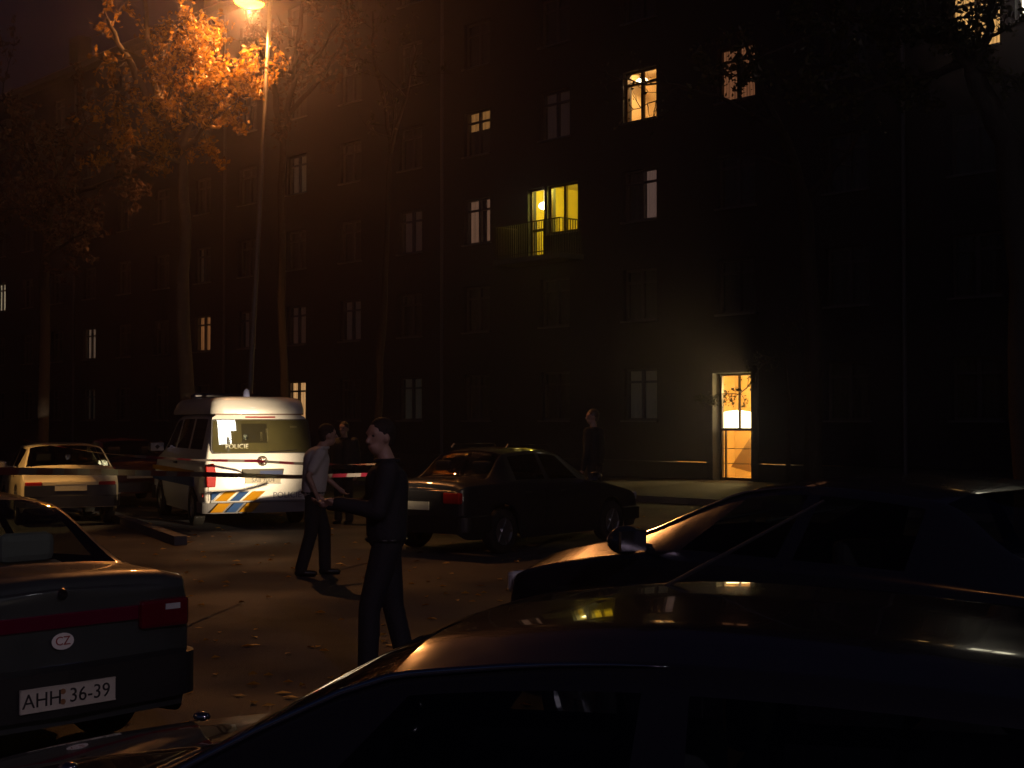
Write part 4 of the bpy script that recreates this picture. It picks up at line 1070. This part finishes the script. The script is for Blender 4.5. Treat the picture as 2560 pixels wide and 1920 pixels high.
# man standing in dark uniform, facing left, forearms raised
B_ = dict(STAND); B_.update(ell=(.07, .25, 1.17), wrl=(.33, .16, 1.22), elr=(.1, -.24, 1.17), wrr=(.38, -.1, 1.2), face=(.8, .55, -.05), head=(.045, .0, 1.66), knl=(.12, .1, .5), anl=(.13, .1, .085), knr=(-.05, -.1, .5), anr=(-.15, -.1, .085))
person((-.87, 9.9, 0), R(188), 'tall person in black uniform standing in the middle of the road, forearms raised', B_, M_navy, M_navy, height=1.8)
person((-2.92, 24.8, 0), R(250), 'person in dark clothes behind the two men beside the van, only head and shoulders clear', STAND, M_navy, M_trous, height=1.76)
D_ = dict(STAND); D_.update(face=(.7, .7, 0))
person((1.35, 23.6, 0), R(150), 'tall person in dark clothes behind the dark silver saloon, taller than its roof', D_, M_navy, M_trous, height=1.98, hair=mat('brown_hair', (.06, .04, .025), .5))

# ------------------------------------------------------------------ assumed flood light, out of view at the right (lights the van)
FL = Vector((9.3, 2.0, 2.9)); TG = at(572, 1140, 23.6)
fl = empty('assumed_floodlight', (FL.x, FL.y, 0), 0, 'unseen warm white tripod flood lamp, assumed beyond the right edge to light the van', 'assumed_floodlight')  # unseen lamp and tripod, assumed from the bright light on the van's rear
q = MB()
for k in range(3):
    a = R(30 + 120 * k); q.tube([(0, 0, 1.2), (.6 * math.cos(a), .6 * math.sin(a), 0)], .015, 6)
q.tube([(0, 0, .8), (0, 0, 2.8)], .018, 8); q.build('tripod', M_black, fl, smooth=True)
dv = (TG - FL).normalized(); qr = dv.to_track_quat('X', 'Z').to_matrix()
q = MB(); q.box((0, 0, 2.9), (.1, .4, .3), rot=qr); q.build('lamp_head', M_black, fl)
q = MB(); q.box(Vector((0, 0, 2.9)) + dv * .056, (.008, .34, .24), rot=qr); q.build('lamp_glass', mat('assumed_flood_glass', (1, 1, 1), .4, emit=(1, .85, .6), estr=60), fl)
sl = bpy.data.lights.new('assumed_flood_beam', 'SPOT'); sl.energy = P_ASSUMED_FLOOD; sl.color = (1, .74, .45); sl.spot_size = R(6.2); sl.spot_blend = 1.0; sl.shadow_soft_size = .12
so2 = bpy.data.objects.new('assumed_flood_beam', sl); COL.objects.link(so2); so2.parent = fl; so2.location = Vector((0, 0, 2.9)) + dv * .08
so2.rotation_euler = dv.to_track_quat('-Z', 'Y').to_euler()

mt = empty('reflection_mast', (9.9, 4.8, 0), 0, 'unseen mast added so its white panel reflects in the van rear window', 'assumed_floodlight')  # unseen, added for the white reflection in the van's rear window
nv_ = (Vector((-4.72, 23.55, 1.61)) - Vector((9.9, 4.8, 12.1))).normalized(); qm = nv_.to_track_quat('X', 'Z').to_matrix()
q = MB(); q.tube([(0, 0, 0), (0, 0, 12.2)], [.1, .06], 12); q.build('mast', M_post, mt, smooth=True)
q = MB(); q.box(Vector((0, 0, 12.1)) + nv_ * .1, (.1, .72, .95), rot=qm); q.build('panel_housing', M_black, mt)
for k, (dy, dz, wy_, wz_) in enumerate(((.0, .2, .6, .46), (.1, -.25, .42, .4))):
    q = MB(); q.box(Vector((0, 0, 12.1)) + nv_ * .155 + qm @ Vector((0, dy, dz)), (.008, wy_, wz_), rot=qm); q.build('panel_glass', mat('panel_white', (1, 1, 1), .4, emit=(.95, .97, 1), estr=26), mt)

# ------------------------------------------------------------------ fallen leaves
fl_ = MB(); rr2 = random.Random(5)
for _ in range(700):
    Y = rr2.uniform(5, 34); X = rr2.uniform(-.37, .2) * Y
    s = rr2.uniform(.03, .06); a = rr2.uniform(0, 6.28); c, sn = math.cos(a) * s, math.sin(a) * s
    z = .006 + rr2.random() * .006
    fl_.add([(X - c, Y - sn, z), (X + sn * .6, Y - c * .6, z + rr2.random() * .02), (X + c, Y + sn, z), (X - sn * .6, Y + c * .6, z + rr2.random() * .02)], [(0, 1, 2, 3)])
fl_.build('fallen_leaves', M_leafA, kind='stuff')

# ------------------------------------------------------------------ mist volume added to stand in for the lens bloom
hz = MB(); hz.box2((-186, -66, -1), (186, 206, 24.2))
hm = bpy.data.materials.new('bloom_haze'); hm.use_nodes = True; t = hm.node_tree; t.nodes.clear()
o = t.nodes.new('ShaderNodeOutputMaterial'); pvn = t.nodes.new('ShaderNodeVolumePrincipled')
pvn.inputs['Color'].default_value = (.86, .78, 1, 1); pvn.inputs['Density'].default_value = .0032; pvn.inputs['Anisotropy'].default_value = .91
t.links.new(pvn.outputs[0], o.inputs['Volume'])
hz.build('bloom_haze', hm, kind='stuff')
